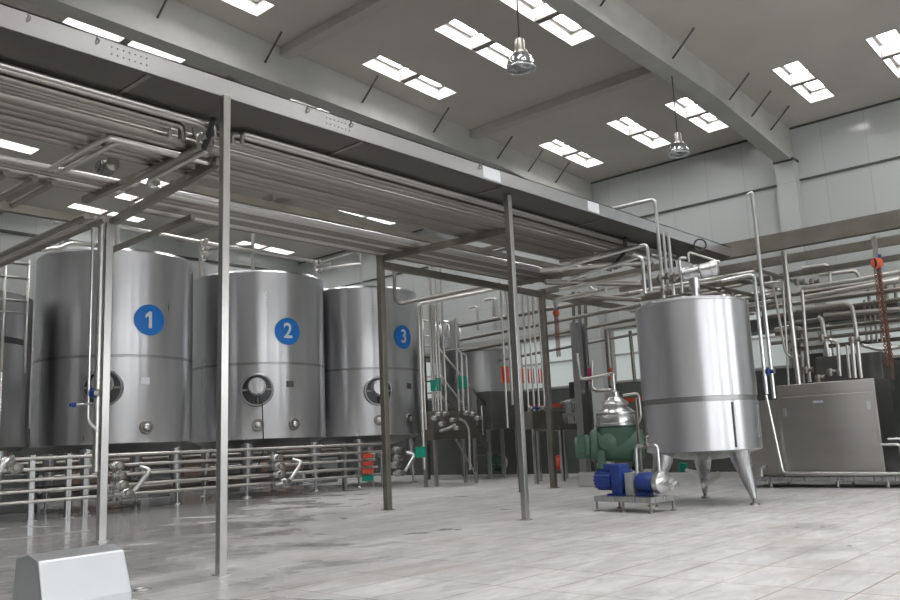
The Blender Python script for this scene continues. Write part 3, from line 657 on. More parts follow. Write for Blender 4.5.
# ================================================================== MIXING TANK (front right)
mc=V(13.77,6.545,0); MR=.955
o=empty('mixing_tank', mc,'shiny steel mixing tank on cone legs in front of the cabinet','tank')
z0,z1,zs=.87,3.37,1.715
build('shell', MB().lathe(mc,[(MR-.02,z0),(MR,z0+.015),(MR,zs-.045)],k=96).lathe(mc,[(MR,zs+.045),(MR,z1-.03),(MR+.014,z1-.02),(MR+.014,z1),(MR-.02,z1+.01)],k=96),'mixt',o)
build('seam_band', MB().lathe(mc,[(MR-.002,zs-.05),(MR-.014,zs-.04),(MR-.014,zs+.04),(MR-.002,zs+.05)],k=96),'tankdull',o)
build('top_dish', MB().lathe(mc,[(MR-.01,z1+.008),(MR*.75,z1+.07),(MR*.4,z1+.12),(0,z1+.14)],k=64),'mixt',o)
build('bottom_dish', MB().lathe(mc,[(0,z0-.16),(MR*.35,z0-.14),(MR*.75,z0-.07),(MR-.03,z0-.001)],k=64),'steel',o)
ll=[at(755,505,Z=0),at(700,497,Z=0)]
for (bx,by) in ((ll[0].x,ll[0].y),(14.72,7.05),(12.95,7.15)):
    d=(V(bx,by,0)-mc); d.z=0; dn=d.normalized(); tp=mc+dn*(MR*.80)
    l=build('leg', MB().sweep([tp+V(0,0,z0+.02),tp+V(0,0,z0-.12),V(bx,by,.10)],[.18,.165,.045],20),'steel',o)
    build('foot', MB().cyl(V(bx,by,.12),V(bx,by,.03),.03,k=12).cyl(V(bx,by,.03),V(bx,by,0),.07,.085,k=16),'pipedk',l)
# agitator
ac=at(695,290,X=13.75); ac=V(13.75,ac.y,0)
g=build('agitator_stand', MB().cyl(V(ac.x,ac.y,z1+.08),V(ac.x,ac.y,z1+.28),.06,k=20).cyl(V(ac.x,ac.y,z1+.28),V(ac.x,ac.y,z1+.50),.09,k=20).lathe(V(ac.x,ac.y,z1+.10),[(.17,0),(.17,.03),(.08,.05)],k=24),'bright',o)
m0=V(ac.x,ac.y,z1+.58); ax=V(.35,-1,.12).normalized()
build('agitator_gearbox', MB().lathe(m0,[(.06,-.20),(.12,-.18),(.13,-.05),(.13,.10),(.10,.12)],ax,k=24),'steel',g)
build('agitator_motor', MB().lathe(m0,[(.10,.12),(.125,.14),(.125,.30),(.14,.31),(.14,.40),(.11,.43),(0,.44)],ax,k=28),'bright',g)
build('round_guard', MB().torus(at(700,245,X=13.6)+V(0,0,0),.10,.014,V(-1,-.6,0),28,6),'black',g)
# sight glasses, ports
for k,(px,py) in enumerate(((652,297),(661,295),(668,298),(676,296),(682,295),(722,293))):
    p=at(px,py,X=13.5 if px<700 else 13.9); dd=V(p.x,p.y,0)-mc; dd.z=0
    if dd.length>.85: p=mc+dd.normalized()*.85
    pv=V(p.x,p.y,z1+.01)
    build('nozzle', MB().lathe(pv,[(.045,0),(.045,.10),(.065,.10),(.065,.13),(.04,.14),(.0,.14)],k=16),'bright',o)
build('ladder_tab', MB().bar(V(mc.x+.1,mc.y-MR-.012,1.05),V(mc.x+.1,mc.y-MR-.012,1.6),.03,.02),'steel',o)
a_,z_=ang_of(mc.x,mc.y,MR,734,425)
build('cable_cover', MB().bar(tankfront(mc.x,mc.y,MR,a_,.92,.006),tankfront(mc.x,mc.y,MR,a_,1.64,.006),.03,.025),'steel',o)

# pipes around the mixing tank top
def V3(px,py,X): return at(px,py,X=X)
def drop(pxt, pyt, pyb, X, r, label, lead=None, m='bright', base=None):
    a=at(pxt,pyt,X=X); zb=at(pxt,pyb,X=X).z
    pts=[]
    if lead: pts.append(at(lead[0],lead[1],X=lead[2]) if len(lead)==3 else lead)
    pts+=[a,V(a.x,a.y,zb)]
    if base: pts.append(V(a.x+base[0],a.y+base[1],zb+base[2]))
    return pipe(pts,r,m,label)
drop(655,199,300,14.2,.035,'tall hooked pipe rising highest behind the mixing tank lid',lead=(612,209,14.2))
drop(647,244,292,13.7,.033,'bent pipe reaching over from the overhead pipes, upper of the pair',lead=(560,268,13.7))
drop(642,256,294,13.3,.033,'bent pipe reaching over from the overhead pipes, lower of the pair',lead=(568,280,13.3))
drop(663,232,292,14.0,.03,'thin straight pipe standing at the left of the mixing tank lid')
drop(668,232,296,14.0,.03,'straight pipe with red mark at the left of the mixing tank lid')
drop(679,258,294,13.9,.025,'short bent pipe at the mixing tank lid beside the agitator',lead=(686,258,13.9))
pp=at(688,252,X=13.7)
pipe([at(720,262,X=13.9),at(688,252,X=13.7),V(13.7,pp.y,at(688,262,X=13.7).z)],.02,'pipe','thin arm with elbow above the agitator drive')
for k,(px,py) in enumerate(((660,278),(668,276),(674,280),(663,292))): valve(at(px,py,X=13.7),.06,V(0,0,1),['outer left','second','inner right','lowest'][k]+' small valve standing on the mixing tank lid',m='pipedk')
drop(752,192,400,15.6,.035,'tall white-bright vertical pipe right of the mixing tank',lead=(748,195,15.6))
drop(754,274,395,15.2,.035,'bent vertical pipe close to the right side of the mixing tank',lead=(722,281,15.2))
v=valve(V(15.2,at(768,370,X=15.2).y,at(764,372,X=15.2).z),.06,V(0,0,1),'small blue handled valve right of the mixing tank',m='bluep')

# ================================================================== PUMP SKID
sk=empty('pump_skid', V(12.1,7.3,0),'low steel skid frame carrying the blue pumps','skid')
A=V(12.15,8.1,0); B=V(11.75,6.55,0)   # skid runs mostly along Y
cx,cy=12.15,7.03; KS=.84 
dirY=(V(12.25,8.05,0)-V(12.0,6.5,0)).normalized(); dX=V(dirY.y,-dirY.x,0)
def sk_pt(a,b,z): p=V(cx,cy,0)+dirY*a*KS+dX*b*KS; p.z=z; return p
dk=MB(); n=0
def slab(mb,a0,a1,b0,b1,z0,z1):
    n=len(mb.v)
    mb.v+=[sk_pt(a,b,z) for z in (z0,z1) for a,b in ((a0,b0),(a1,b0),(a1,b1),(a0,b1))]
    for q in ((3,2,1,0),(4,5,6,7),(0,1,5,4),(1,2,6,5),(2,3,7,6),(3,0,4,7)): mb.face([n+i for i in q])
slab(dk,-.68,.68,-.36,.36,.20,.24); build('deck', dk,'steel',sk)
fr=MB(); slab(fr,-.68,.68,-.36,-.32,.155,.20); slab(fr,-.68,.68,.32,.36,.155,.20); slab(fr,-.68,-.64,-.32,.32,.155,.20); slab(fr,.64,.68,-.32,.32,.155,.20); build('frame', fr,'steel',sk)
for a,b in ((-.64,-.33),(.64,-.33),(-.64,.33),(.64,.33),(0,-.33)):
    p=sk_pt(a,b,0); build('leg', MB().cyl(V(p.x,p.y,.20),V(p.x,p.y,.02),.02,k=10).cyl(V(p.x,p.y,.02),V(p.x,p.y,0),.045,k=12),'pipedk',sk)
# blue geared motor + upright block
pm=empty('gear_motor', sk_pt(.35,0,.24),'blue geared motor lying on the left of the skid','motor')
cc=sk_pt(.58,0,.48)
build('motor', MB().lathe(cc,[(.0,-.22),(.12,-.22),(.15,-.19),(.15,.12)],-dirY,k=28),'bluep',pm)
fn=MB()
for j in range(16):
    t=2*PI*j/16; d=dX*math.cos(t)+V(0,0,1)*math.sin(t); fn.bar(cc+d*.155+dirY*.2,cc+d*.155-dirY*.10,.012,.03)
build('cooling_fin', fn,'bluep',pm)
tb=MB(); slab(tb,.42,.62,-.10,.10,.62,.74); build('terminal_box', tb,'bluep',pm,bevel=.01)
gb=MB(); slab(gb,.16,.42,-.15,.15,.26,.74); build('gearbox', gb,'bluep',pm,bevel=.03)
bf=MB(); slab(bf,.08,.50,-.17,.17,.24,.27); build('foot', bf,'bluep',pm)
gfl=MB(); gfl.lathe(sk_pt(.17,0,.5),[(.17,0),(.17,.04),(.1,.05),(.1,.1)],-dirY,k=28); build('flange', gfl,'bluep',pm)
cv=MB(); slab(cv,-.12,.07,-.15,.15,.24,.60)
tag(build('coupling_guard', cv,'grey',bevel=.012),'pale grey sheet guard between the two blue motors','guard')
p3=empty('transfer_pump', sk_pt(-.3,0,.24),'blue motor with shiny pump head at the right of the skid','pump')
c3=sk_pt(-.2,0,.44)
build('motor', MB().lathe(c3,[(0,-.02),(.15,-.01),(.165,.02),(.165,.18),(.12,.26)],-dirY,k=28),'bluep',p3)
bb=MB(); slab(bb,-.38,-.18,-.12,.12,.24,.30); build('foot', bb,'bluep',p3)
build('casing', MB().lathe(c3,[(.08,.26),(.15,.30),(.17,.33),(.17,.42),(.12,.46),(.05,.47),(.05,.56),(.075,.56),(.075,.59),(0,.59)],-dirY,k=32),'bright',p3)
c4=c3-dirY*.37
build('outlet_pipe', MB().tube([c4+V(0,0,.12),V(c4.x,c4.y,1.02),V(c4.x,c4.y,1.02)+dirY*.42,V(c4.x,c4.y,.55)+dirY*.42-dX*.02],.028,k=10),'bright',p3)
build('outlet_union', MB().lathe(V(c4.x,c4.y,1.02)+dirY*.2,[(.05,-.03),(.05,.03)],dirY,k=16).lathe(V(c4.x,c4.y,1.05)+dirY*.2,[(.02,0),(.02,.08),(.05,.09),(.05,.12)],k=14),'pipedk',p3)
build('inlet_elbow', MB().tube([c3-dirY*.59+dX*.0,c3-dirY*.66,c3-dirY*.70-dX*.16-V(0,0,.05)],.045,k=12),'bright',p3)
# drain line and pipes to the right of skid, under the tank
pipe([V(12.9,6.2,.34),V(13.9,6.4,.42),V(15.0,6.9,.42)],.04,'pipe','sloping drain pipe under the mixing tank')
q=at(686,457,X=14.6); pipe([V(14.6,q.y,.50),V(14.6,q.y+.02,at(686,470,X=14.6).z),V(14.6,q.y-.3,at(686,474,X=14.6).z)],.03,'bright','small hooked pipe under the mixing tank')
tag(build('pipe_marker', MB().cyl(at(683,463,X=14.7),at(683,472,X=14.7),.075,k=12),'teal'),'green wrap behind the hooked pipe under the mixing tank','marker')
# slim vertical post left of the mixing tank
pv=at(643,492,Z=0); tag(build('standpipe', MB().cyl(V(pv.x,pv.y,0),V(pv.x,pv.y,1.95),.035,k=10),'brown'),'slim brown standpipe at the left side of the mixing tank','pipe')

# ================================================================== SEPARATOR (green)
sc=V(18.2,10.85,0)
tag(build('concrete_plinth', MB().box(17.5,19.0,10.3,11.6,0,.34),'concrete',bevel=.02),'low grey concrete plinth under the green separator','plinth')
o=empty('separator', V(sc.x,sc.y,.34),'green cream separator with stepped steel hood on a plinth','separator')
axS=V(.55,-.835,0).normalized(); bz=.96
body=MB().lathe(V(sc.x,sc.y,bz),[(.0,-.70),(.28,-.68),(.37,-.63),(.41,-.56),(.41,-.50),(.37,-.48),(.39,-.2),(.41,.2),(.39,.50),(.32,.60),(0,.64)],axS,k=48)
body.lathe(V(sc.x,sc.y,0),[(.40,.94),(.47,1.12),(.49,1.36),(.46,1.40)],k=48)
build('frame_housing', body,'green',o)
ft=MB()
for s1 in (-1,1):
    for s2 in (-1,1):
        p=V(sc.x,sc.y,0)+axS*.42*s1+V(axS.y,-axS.x,0)*.34*s2
        build('foot', MB().cyl(V(p.x,p.y,.85),V(p.x,p.y,.42),.12,.10,k=16),'green',o); build('pad', MB().cyl(V(p.x,p.y,.42),V(p.x,p.y,.34),.12,k=16),'black',o)
build('brake_boss', MB().lathe(V(sc.x,sc.y,bz+.08)+axS*(-.25),[(.20,.36),(.20,.47),(.15,.50),(0,.51)],V(-axS.y,axS.x,0)*(-1 if (-axS.y)>0 else 1),k=28),'green',o)
prof=[(.54,1.66),(.57,1.68),(.57,1.73),(.52,1.75),(.52,1.90),(.50,1.95),(.53,1.96),(.53,2.0),(.47,2.03),(.30,2.16),(.33,2.17),(.34,2.20),(.36,2.22),(.33,2.26),(.20,2.36),(.14,2.40),(.13,2.52),(.06,2.56),(.05,2.92),(.07,2.93),(.07,2.97),(0,2.98)]
build('bowl_hood', MB().lathe(V(sc.x,sc.y,0),[(r*.92,1.40+(z-1.66)*.98) for r,z in prof],k=56),'bright',o)
build('product_pipe', MB().tube([V(sc.x,sc.y,2.70),V(sc.x-.02,sc.y+.5,2.64),V(sc.x,sc.y+.95,2.62),V(sc.x,sc.y+1.0,3.3)],.045,k=10),'pipe',o)
build('discharge_pipe', MB().tube([V(sc.x+.15,sc.y-.15,2.15),V(sc.x+.3,sc.y-.5,2.18),V(sc.x+.3,sc.y-.52,1.6),V(sc.x+.25,sc.y-.38,1.35)],.035,k=10),'pipe',o)
mcn=V(sc.x,sc.y,bz-.02)-axS*.70
build('drive_motor', MB().lathe(mcn,[(.0,-.34),(.22,-.34),(.25,-.30),(.26,-.1),(.30,-.08),(.30,0),(.24,.06)],axS,k=32),'green',o)
fm=MB()
for j in range(20):
    t=2*PI*j/20; d=frame_of(axS)[0]*math.cos(t)+frame_of(axS)[1]*math.sin(t); fm.bar(mcn+d*.265-axS*.28,mcn+d*.265-axS*.11,.02,.05)
build('cooling_fin', fm,'green',o)
# black supports / blue parts below it are the skid motors

# ================================================================== CABINET (right)
cb=empty('steam_cabinet', V(17.9,5.5,0),'large brushed steel cabinet with sloped front at right','cabinet')
x0,x1,ya,yb=17.4,18.5,4.70,6.58
n=MB(); 
n.v+=[V(x0,ya,.22),V(x0,yb,.22),V(x0,yb,1.86),V(x0+.008,yb,2.05),V(x1,yb,2.05),V(x1,yb,.22)]; n.v+=[V(p.x,ya,p.z) for p in n.v[1:]]; 
n.v=[V(x0,yb,.22),V(x0,yb,1.86),V(x0+.008,yb,2.05),V(x1,yb,2.05),V(x1,yb,.22)]; n.v+=[V(p.x,ya,p.z) for p in list(n.v)]
n.face([0,1,2,3,4]); n.face([9,8,7,6,5])
for i in range(5): n.face([i,(i+1)%5,5+(i+1)%5,5+i])
build('body', n,'cab',cb,bevel=.012)
build('front_panel', MB().box(x0-.022,x0-.002,ya+.05,yb-.05,.30,1.80),'cab',cb,bevel=.006)
for yy,zz in ((ya+.14,1.55),(yb-.14,1.50)):
    h=build('panel_handle', MB().box(x0-.035,x0-.023,yy-.03,yy+.03,zz-.08,zz+.08),'bright',cb)
build('badge', MB().box(x0-.030,x0-.023,5.68,5.86,1.655,1.69),'paper',cb)
bm_=MB()
for k in range(5): bm_.box(x0-.033,x0-.0301,5.70+k*.03,5.715+k*.03,1.663,1.682)
build('badge_mark', bm_,'bluep',cb)
build('base_frame', MB().box(x0-.05,x1,4.2,7.25,.13,.21),'steel',cb)
for yy in (4.7,5.6,6.9):
    build('foot', MB().cyl(V(x0+.05,yy,.13),V(x0+.05,yy,0),.03,k=10),'steel',cb); build('foot', MB().cyl(V(x1-.1,yy,.13),V(x1-.1,yy,0),.03,k=10),'steel',cb)
# side skid box left of cabinet
tag(build('side_cabinet', MB().box(17.75,18.7,6.66,7.55,.22,1.78),'cab',bevel=.015),'lower steel box between the cabinet and the mixing tank','cabinet')
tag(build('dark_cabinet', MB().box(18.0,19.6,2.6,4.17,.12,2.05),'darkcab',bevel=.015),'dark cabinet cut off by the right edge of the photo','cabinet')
tag(build('rack_box', MB().box(20.0,20.8,5.2,6.6,1.9,2.75),'darkcab',bevel=.015),'grey box seen above the steel cabinet','box')
pipe([at(766,395,X=17.25),at(783,473,X=17.25),V(17.25,4.35,.27),V(17.25,4.35,.80),V(17.3,4.7,.80)],.028,'bright','bright pipe framing the left and bottom of the cabinet',)
pipe([V(17.3,4.0,.90),V(17.3,4.56,.90)],.022,'bright','short level pipe at the right end of the cabinet')
q=at(762,478,X=17.2); pipe([V(17.2,q.y,.24),V(17.2,q.y,.42),V(17.2,q.y-.12,.44)],.025,'bright','little tap pipe by the lower left of the cabinet')

# ================================================================== PIPE FRAMES BEHIND THE CABINET
def xl(pts, X, r, label, m='pipe', group=None): return pipe([at(a,b,X=X) for a,b in pts], r, m, label, group)
X=19.0
xl([(783,244),(789,300),(799,385)],19.2,.06,'stout vertical pipe left behind the cabinet')
xl([(770,274),(776,300),(785,352),(792,358),(800,356)],19.5,.03,'hooked pipe between the stout pipes behind the cabinet')
xl([(802,290),(805,330),(810,382)],19.8,.04,'slim vertical pipe left of the cable tray legs')
xl([(802,288),(850,281),(900,272)],19.8,.05,'upper level pipe crossing behind the cabinet top')
xl([(806,297),(900,280)],20.2,.07,'broad level pipe crossing behind the cabinet')
xl([(806,308),(845,303),(852,306),(856,330),(861,378)],19.6,.045,'large bent pipe loop dropping behind the cabinet')
xl([(818,317),(822,320),(828,355),(832,382)],20.4,.05,'curved pipe falling into the cabinet back')
xl([(824,315),(900,309)],20.6,.06,'grey level pipe at mid height behind the cabinet')
xl([(764,284),(786,281)],19.3,.03,'short rung pipe between the vertical pipes')
xl([(774,276),(778,274),(783,285),(789,390)],19.9,.028,'thin curved pipe beside the stout pipe')
xl([(803,268),(826,265),(829,268),(830,284)],21.0,.05,'upper bent pipe under the crossing tray')
xl([(820,275),(855,271),(858,274),(859,280)],21.4,.045,'second bent pipe under the crossing tray')
xl([(821,338),(836,341),(838,345),(840,376)],19.4,.04,'short bent pipe standing just behind the cabinet')
xl([(847,345),(850,378)],19.4,.035,'left short pipe standing behind the cabinet top')
xl([(852,342),(855,378)],19.4,.045,'right short pipe standing behind the cabinet top')
xl([(862,345),(880,350),(900,347)],19.8,.045,'dipping pipe to the right edge above the dark cabinet')
xl([(740,323),(800,316),(900,306)],21.8,.045,'long thin pipe far behind the cabinet','pipedk')
xl([(775,330),(790,327),(800,329)],21.0,.06,'short thick pipe far behind the stout pipe')
xl([(800,310),(802,385)],21.5,.10,'broad grey duct behind the cabinet','pipedk')
xl([(826,318),(830,380)],21.5,.12,'broad pale duct behind the cabinet','steel')
for k in range(5): xl([(864+k*5,300),(867+k*5,342)],21.2,.03,f'{ordn[k]} thin hanging pipe left of the orange hoist chain','pipedk','thin hanging pipes by the orange hoist chain')
for k in range(4): xl([(868+k*9,281),(869+k*9,300)],20.9,.04,f'{ordn[k]} short upright pipe right of the hoist under the level pipe','pipedk','short upright pipes at the right edge')
for k,(px,py,X_) in enumerate(((818,378,19.3),(830,372,19.3),(806,370,19.5),(852,340,19.4),(822,338,19.4),(812,282,20.5),(797,282,19.6))):
    valve(at(px,py,X=X_),.08,V(0,0,1),['round valve on the cabinet top centre','taller valve on the cabinet top','valve left on the cabinet top','valve cap on the right short pipe','valve at the short bent pipe','dark valve on the upper level pipe','fitting beside the stout pipe'][k],m='pipedk')
# dark plant block behind
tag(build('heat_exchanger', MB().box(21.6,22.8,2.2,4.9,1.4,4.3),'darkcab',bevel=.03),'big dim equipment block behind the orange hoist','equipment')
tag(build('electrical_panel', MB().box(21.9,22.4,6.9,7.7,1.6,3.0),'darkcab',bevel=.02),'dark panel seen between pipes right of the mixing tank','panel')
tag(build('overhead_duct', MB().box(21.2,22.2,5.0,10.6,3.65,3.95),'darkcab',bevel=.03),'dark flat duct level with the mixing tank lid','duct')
tag(build('overhead_duct', MB().box(20.9,22.6,8.2,11.4,4.35,4.5),'under',bevel=.02),'thin dim duct under the far end of the tray','duct')

for k in range(12):
    x=18.9+.28*(k%6); z=4.75-.16*(k//2)-.05*(k%2); y0=7.2+.35*(k%4); y1=10.6-.3*(k%3)
    pipe([V(x,y0,z),V(x,y1,z)] if k%3 else [V(x,y0,z-.6),V(x,y0,z),V(x,y1,z)],.05 if k%2 else .035,'pipedk' if k%4 else 'pipe',f'{ordn[k]} crossing pipe of the tangle behind the mixing tank lid','crossing pipes behind the mixing tank lid')
for k in range(8):
    y=6.9+.42*k; z=4.6-.13*(k%4)
    pipe([V(17.8+.1*k,y,z),V(21.0,y,z)],.045,'pipedk',f'{ordn[k]} receding pipe of the tangle behind the mixing tank lid','receding pipes behind the mixing tank lid')
for k in range(7):
    xx=20.2+.2*k; z=4.3-.2*k
    pipe([V(xx,1.8,z),V(xx,7.6+.2*(k%3),z)],.05,'pipedk' if k%2 else 'brown',f'{ordn[k]} dim pipe of the stack far behind the cabinet','dim level pipes far behind the cabinet')
# hoists
def hoist(p, s, label, ztop, zbot):
    o=empty('chain_hoist', p, label,'hoist')
    build('body', MB().lathe(p,[(0,-s*.55),(s*.7,-s*.5),(s,-s*.3),(s,s*.3),(s*.7,s*.5),(0,s*.55)],V(1,.3,0).normalized(),k=28),'orange',o)
    build('hand_wheel', MB().lathe(p,[(s*.85,-s*.62),(s*.85,-s*.52)],V(1,-.9,0).normalized(),k=24),'black',o)
    build('bracket', MB().bar(p+V(0,0,s*.9),V(p.x,p.y,ztop),.08,.08),'pipe',o)
    build('top_hook', MB().cyl(p+V(0,-.06,s*.8),p+V(0,-.06,s*1.5),s*.28,k=12),'bluep',o)
    for dx in (-s*.35,s*.45):
        ch=MB(); z=p.z-s*.8; i=0
        while z>zbot:
            ch.torus(V(p.x,p.y+dx,z),.028,.010,V(1,0,0) if i%2 else V(0,1,0),8,5); z-=.046; i+=1
        build('chain', ch,'chain',o)
    return o
hoist(at(877,263,X=18.6),.115,'orange chain hoist hanging at the right with two chains',5.0,2.3)
hoist(at(556,313,Y=12.0),.085,'small red-orange hoist hanging by the brown post',4.7,3.2)
q=at(884,330,X=18.75)
tag(build('hoist_column', MB().box(18.85,18.90,q.y-.045,q.y+.01,2.06,5.04),'rust'),'rusty column behind the hanging chains','post')

# ================================================================== MANIFOLD TABLES AND STAIRS (middle distance)
MY=16.2
def mx(px,py=430,Y=MY): return at(px,py,Y=Y)
def table(px0,px1,ytop,ybot,Y,depth,label,legs,m='brown'):
    a=at(px0,ytop,Y=Y); b=at(px1,ytop,Y=Y); zt=a.z; zb_=at(px0,ybot,Y=Y).z
    o=empty('valve_table', V((a.x+b.x)/2,Y+depth/2,0),label,'table')
    build('drip_pan', MB().box(a.x,b.x,Y,Y+depth,zb_,zt).box(a.x-.03,b.x+.03,Y-.03,Y,zt-.06,zt).box(a.x-.03,b.x+.03,Y-.03,Y,zb_,zb_+.05),m,o)
    for i in range(legs):
        x=a.x+.08+(b.x-a.x-.16)*i/(legs-1)
        for yy in (Y+.05,Y+depth-.05): build('leg', MB().box(x-.04,x+.04,yy-.04,yy+.04,0,zb_),'steel',o)
    return o,a,b,zt,zb_
o1,a,b,zt1,zb1=table(433,476,411,440,MY,.5,'steel valve table beside tank three',2)
build('diagonal_brace', MB().bar(V(a.x+.9,MY-.02,zb1),V(b.x-.05,MY-.02,.1),.05,.05),'steel',o1)
for k,(px,py) in enumerate(((434,418),(438,414),(444,414),(452,420),(466,413),(472,414),(477,418),(441,424),(456,428))):
    valve(at(px,py,Y=MY-.12),.075,V(1,0,0),f'{ordn[k]} small valve counted left to right then down on the tank three valve table',group='small valves on the tank three valve table')
px_=lambda p,Y:at(p[0],p[1],Y=Y)
pipe([at(440,431,Y=MY-.2),at(448,429,Y=MY-.2),at(455,425,Y=MY-.2)],.04,'bright','short bright pipe across the front of the tank three valve table')
pipe([at(459,419,Y=MY-.2),at(465,421,Y=MY-.2),at(469,430,Y=MY-.2),at(470,470,Y=MY-.2)],.035,'pipe','curved pipe falling from the tank three valve table')
# vertical drops over table 1
i=0
for px,yt in ((418,304),(421,306),(429,305),(434,305),(440,262),(455,318),(461,352),(466,355),(429.5,262),(435,262)):
    Yp=MY+.15+.1*(i%3)
    if px in (418,421): Yp=MY-.3
    a_=at(px,yt,Y=Yp); zb_=at(px,411,Y=Yp).z if px not in(418,421) else at(px,470 if px==418 else 430,Y=Yp).z
    pts=[V(a_.x,Yp,zb_),V(a_.x,Yp,a_.z)]
    if px==418: pts.append(at(497,289,Y=14.2))
    if px in (461,466): pts.append(V(a_.x-.18,Yp,a_.z+.05))
    pipe(pts,.05 if px in (418,) else .033,'pipe',f'{ordn[i]} pipe rising over the valve table by tank three','pipes rising from the tank three valve table'); i+=1
for k,(pa,pb,py0,py1,m,l) in enumerate(((420.5,423.5,378,392,'magenta','magenta'),(431,436,380,391,'teal','left green'),(437,441,378,391,'teal','middle green'),(459,462,376,389,'teal','right green'),(463,467,376,389,'teal','far right green'))):
    Yp=MY-.36 if k==0 else MY+.02
    Yp+=.10 if k else .06; A1=at(pa,py0,Y=Yp); B1=at(pb,py1,Y=Yp)
    tag(build('pipe_marker', MB().box(A1.x,B1.x,Yp,Yp+.03,B1.z,A1.z),m),l+' tape band on the pipes by tank three','marker')
A1=at(417,447,Y=MY-.55); B1=at(428,457,Y=MY-.55)
tag(build('pipe_marker', MB().box(A1.x,B1.x,MY-.5,MY-.47,B1.z,A1.z),'teal'),'green panel low by the foot of the valve table','marker')
# stairs with handrails behind
st=empty('stair', V(19.5,17.0,0),'steel stair with handrails behind the tank three valve table','stair')
zz0=[at(432,345,Y=17.2),at(488,418,Y=17.2)]
build('stringer', MB().bar(zz0[0]+V(0,0,-1.0),zz0[1]+V(.0,0,-1.0),.05,.22),'brown',st)
build('handrail', MB().cyl(at(430,338,Y=17.1),at(488,408,Y=17.1),.035,k=8),'pipe',st)
build('handrail', MB().cyl(at(440,375,Y=17.35),at(476,420,Y=17.35),.03,k=8),'pipe',st)
for k in range(9):
    p=zz0[0].lerp(zz0[1]+V(.4,0,-.4),k/8)+V(0,0,-1.1); build('tread', MB().box(p.x-.14,p.x+.14,17.2,17.7,p.z,p.z+.03),'brown',st)
for k in range(3):
    p=zz0[0].lerp(zz0[1],(k+.5)/3); build('baluster', MB().cyl(V(p.x,17.1,p.z-.9),V(p.x,17.1,p.z+.02),.022,k=8),'pipe',st)
# platform frame with ladder cage behind (pale)
pf=empty('access_platform', V(22.5,20,0),'railed access platform behind the pipes right of tank three','platform')
P0=at(424,356,Y=19.8); P1=at(462,352,Y=19.8)
build('deck', MB().box(P0.x,P1.x,19.8,20.8,P0.z-.08,P0.z),'brown',pf)
for px in (424,437,450,461):
    q=at(px,352,Y=19.8); build('railing_post', MB().cyl(V(q.x,19.8,P0.z),V(q.x,19.8,P0.z+1.25),.03,k=8),'pipe',pf)
for dz in (.35,.7,1.25): build('railing_bar', MB().cyl(V(P0.x,19.8,P0.z+dz),V(P1.x,19.8,P0.z+dz),.025,k=8),'pipe',pf)
for x in (P0.x+.1,P1.x-.1): build('support_leg', MB().box(x-.05,x+.05,19.85,19.95,0,P0.z-.08),'brown',pf)
bx=at(436,326,Y=20.2); bx2=at(462,350,Y=20.2)
tag(build('process_vessel', MB().lathe(V((bx.x+bx2.x)/2,20.4,0),[(.45,P0.z+.02),(.5,P0.z+.1),(.5,P0.z+1.2),(.4,P0.z+1.4),(0,P0.z+1.5)],k=32),'steel'),'small vessel on the railed platform right of tank three','tank')
# tank 4 (mid distance cylinder with box frame)
tc=V(21.9,18.35,0)
o=empty('balance_tank', tc,'grey cylindrical tank behind the pair of red taped pipes','tank')
build('shell', MB().lathe(tc,[(1.15,1.75),(1.15,4.1),(1.17,4.12),(1.17,4.2),(1.1,4.24),(0,4.35)],k=72),'tankdull',o)
build('box_skirt', MB().box(tc.x-1.1,tc.x+.9,tc.y-1.5,tc.y-.9,1.55,2.75),'darkcab',o,bevel=.02)
for sx in (-.9,-.2,.6):
    build('leg', MB().box(tc.x+sx-.05,tc.x+sx+.05,tc.y-1.2,tc.y-1.1,0,1.56),'steel',o)
# two red taped pipes left of middle post
for k,(px,yt,yb) in enumerate(((503,262,428),(509,262,405))):
    Yp=13.6; a_=at(px,340,Y=Yp); zt_a=5.35; zb_=at(px,yb,Y=Yp).z
    pipe([V(a_.x,Yp,zb_),V(a_.x,Yp,zt_a)],.03,'pipe',['left','right'][k]+' of the two red taped pipes left of the middle post')
A1=at(504,367,Y=13.5); B1=at(512,382,Y=13.5)
for k,(p0,p1) in enumerate(((504,507.5),(508.5,512))):
    A1=at(p0,366,Y=13.55); B1=at(p1,383,Y=13.55)
    tag(build('pipe_marker', MB().box(A1.x,B1.x,13.64,13.67,B1.z,A1.z),'red'),['left','right'][k]+' red tape band on the pipe pair left of the middle post','marker')
# row of pipes right of middle post with red band, dropping on table 2
MY2=13.6
o2,a,b,zt2,zb2=table(532,562,411,429,MY2,.5,'steel valve table right of the middle post',2)
rl=MB().box(a.x-1.2,b.x+.0,MY2-.06,MY2-.03,zt2-.02,zt2+.02)
for k,px in enumerate((524,529.5,534.5,540,544.5)):
    a_=at(px,330,Y=MY2+.1); zb_=zt2
    pipe([V(a_.x,MY2+.1,zb_),V(a_.x,MY2+.1,5.35)],.03,'pipe',f'{ordn[k]} of the five red banded pipes right of the middle post','red banded pipes right of the middle post')
    A1=at(px+.8,368,Y=MY2); B1=at(px+4.4,383,Y=MY2)
    tag(build('pipe_marker', MB().box(A1.x,B1.x,MY2+.14,MY2+.17,B1.z,A1.z),'red'),f'{ordn[k]} red band counted rightwards from the middle post','marker','red bands right of the middle post')
for k in range(4): valve(at(530+k*6,408,Y=MY2-.02),.06,V(1,0,0),f'{ordn[k]} little valve on the table right of the middle post',m='bluep' if k==1 else 'steel',group='little valves on the table right of the middle post')
o3,a,b,zt3,zb3=table(560,589,424,430,13.6,.9,'low steel shelf table left of the green separator',2)
vs=at(577,420,Y=14.1)
pv=empty('filter_vessel', V(vs.x,14.1,zt3),'stepped steel filter vessel with black cap left of the separator','vessel')
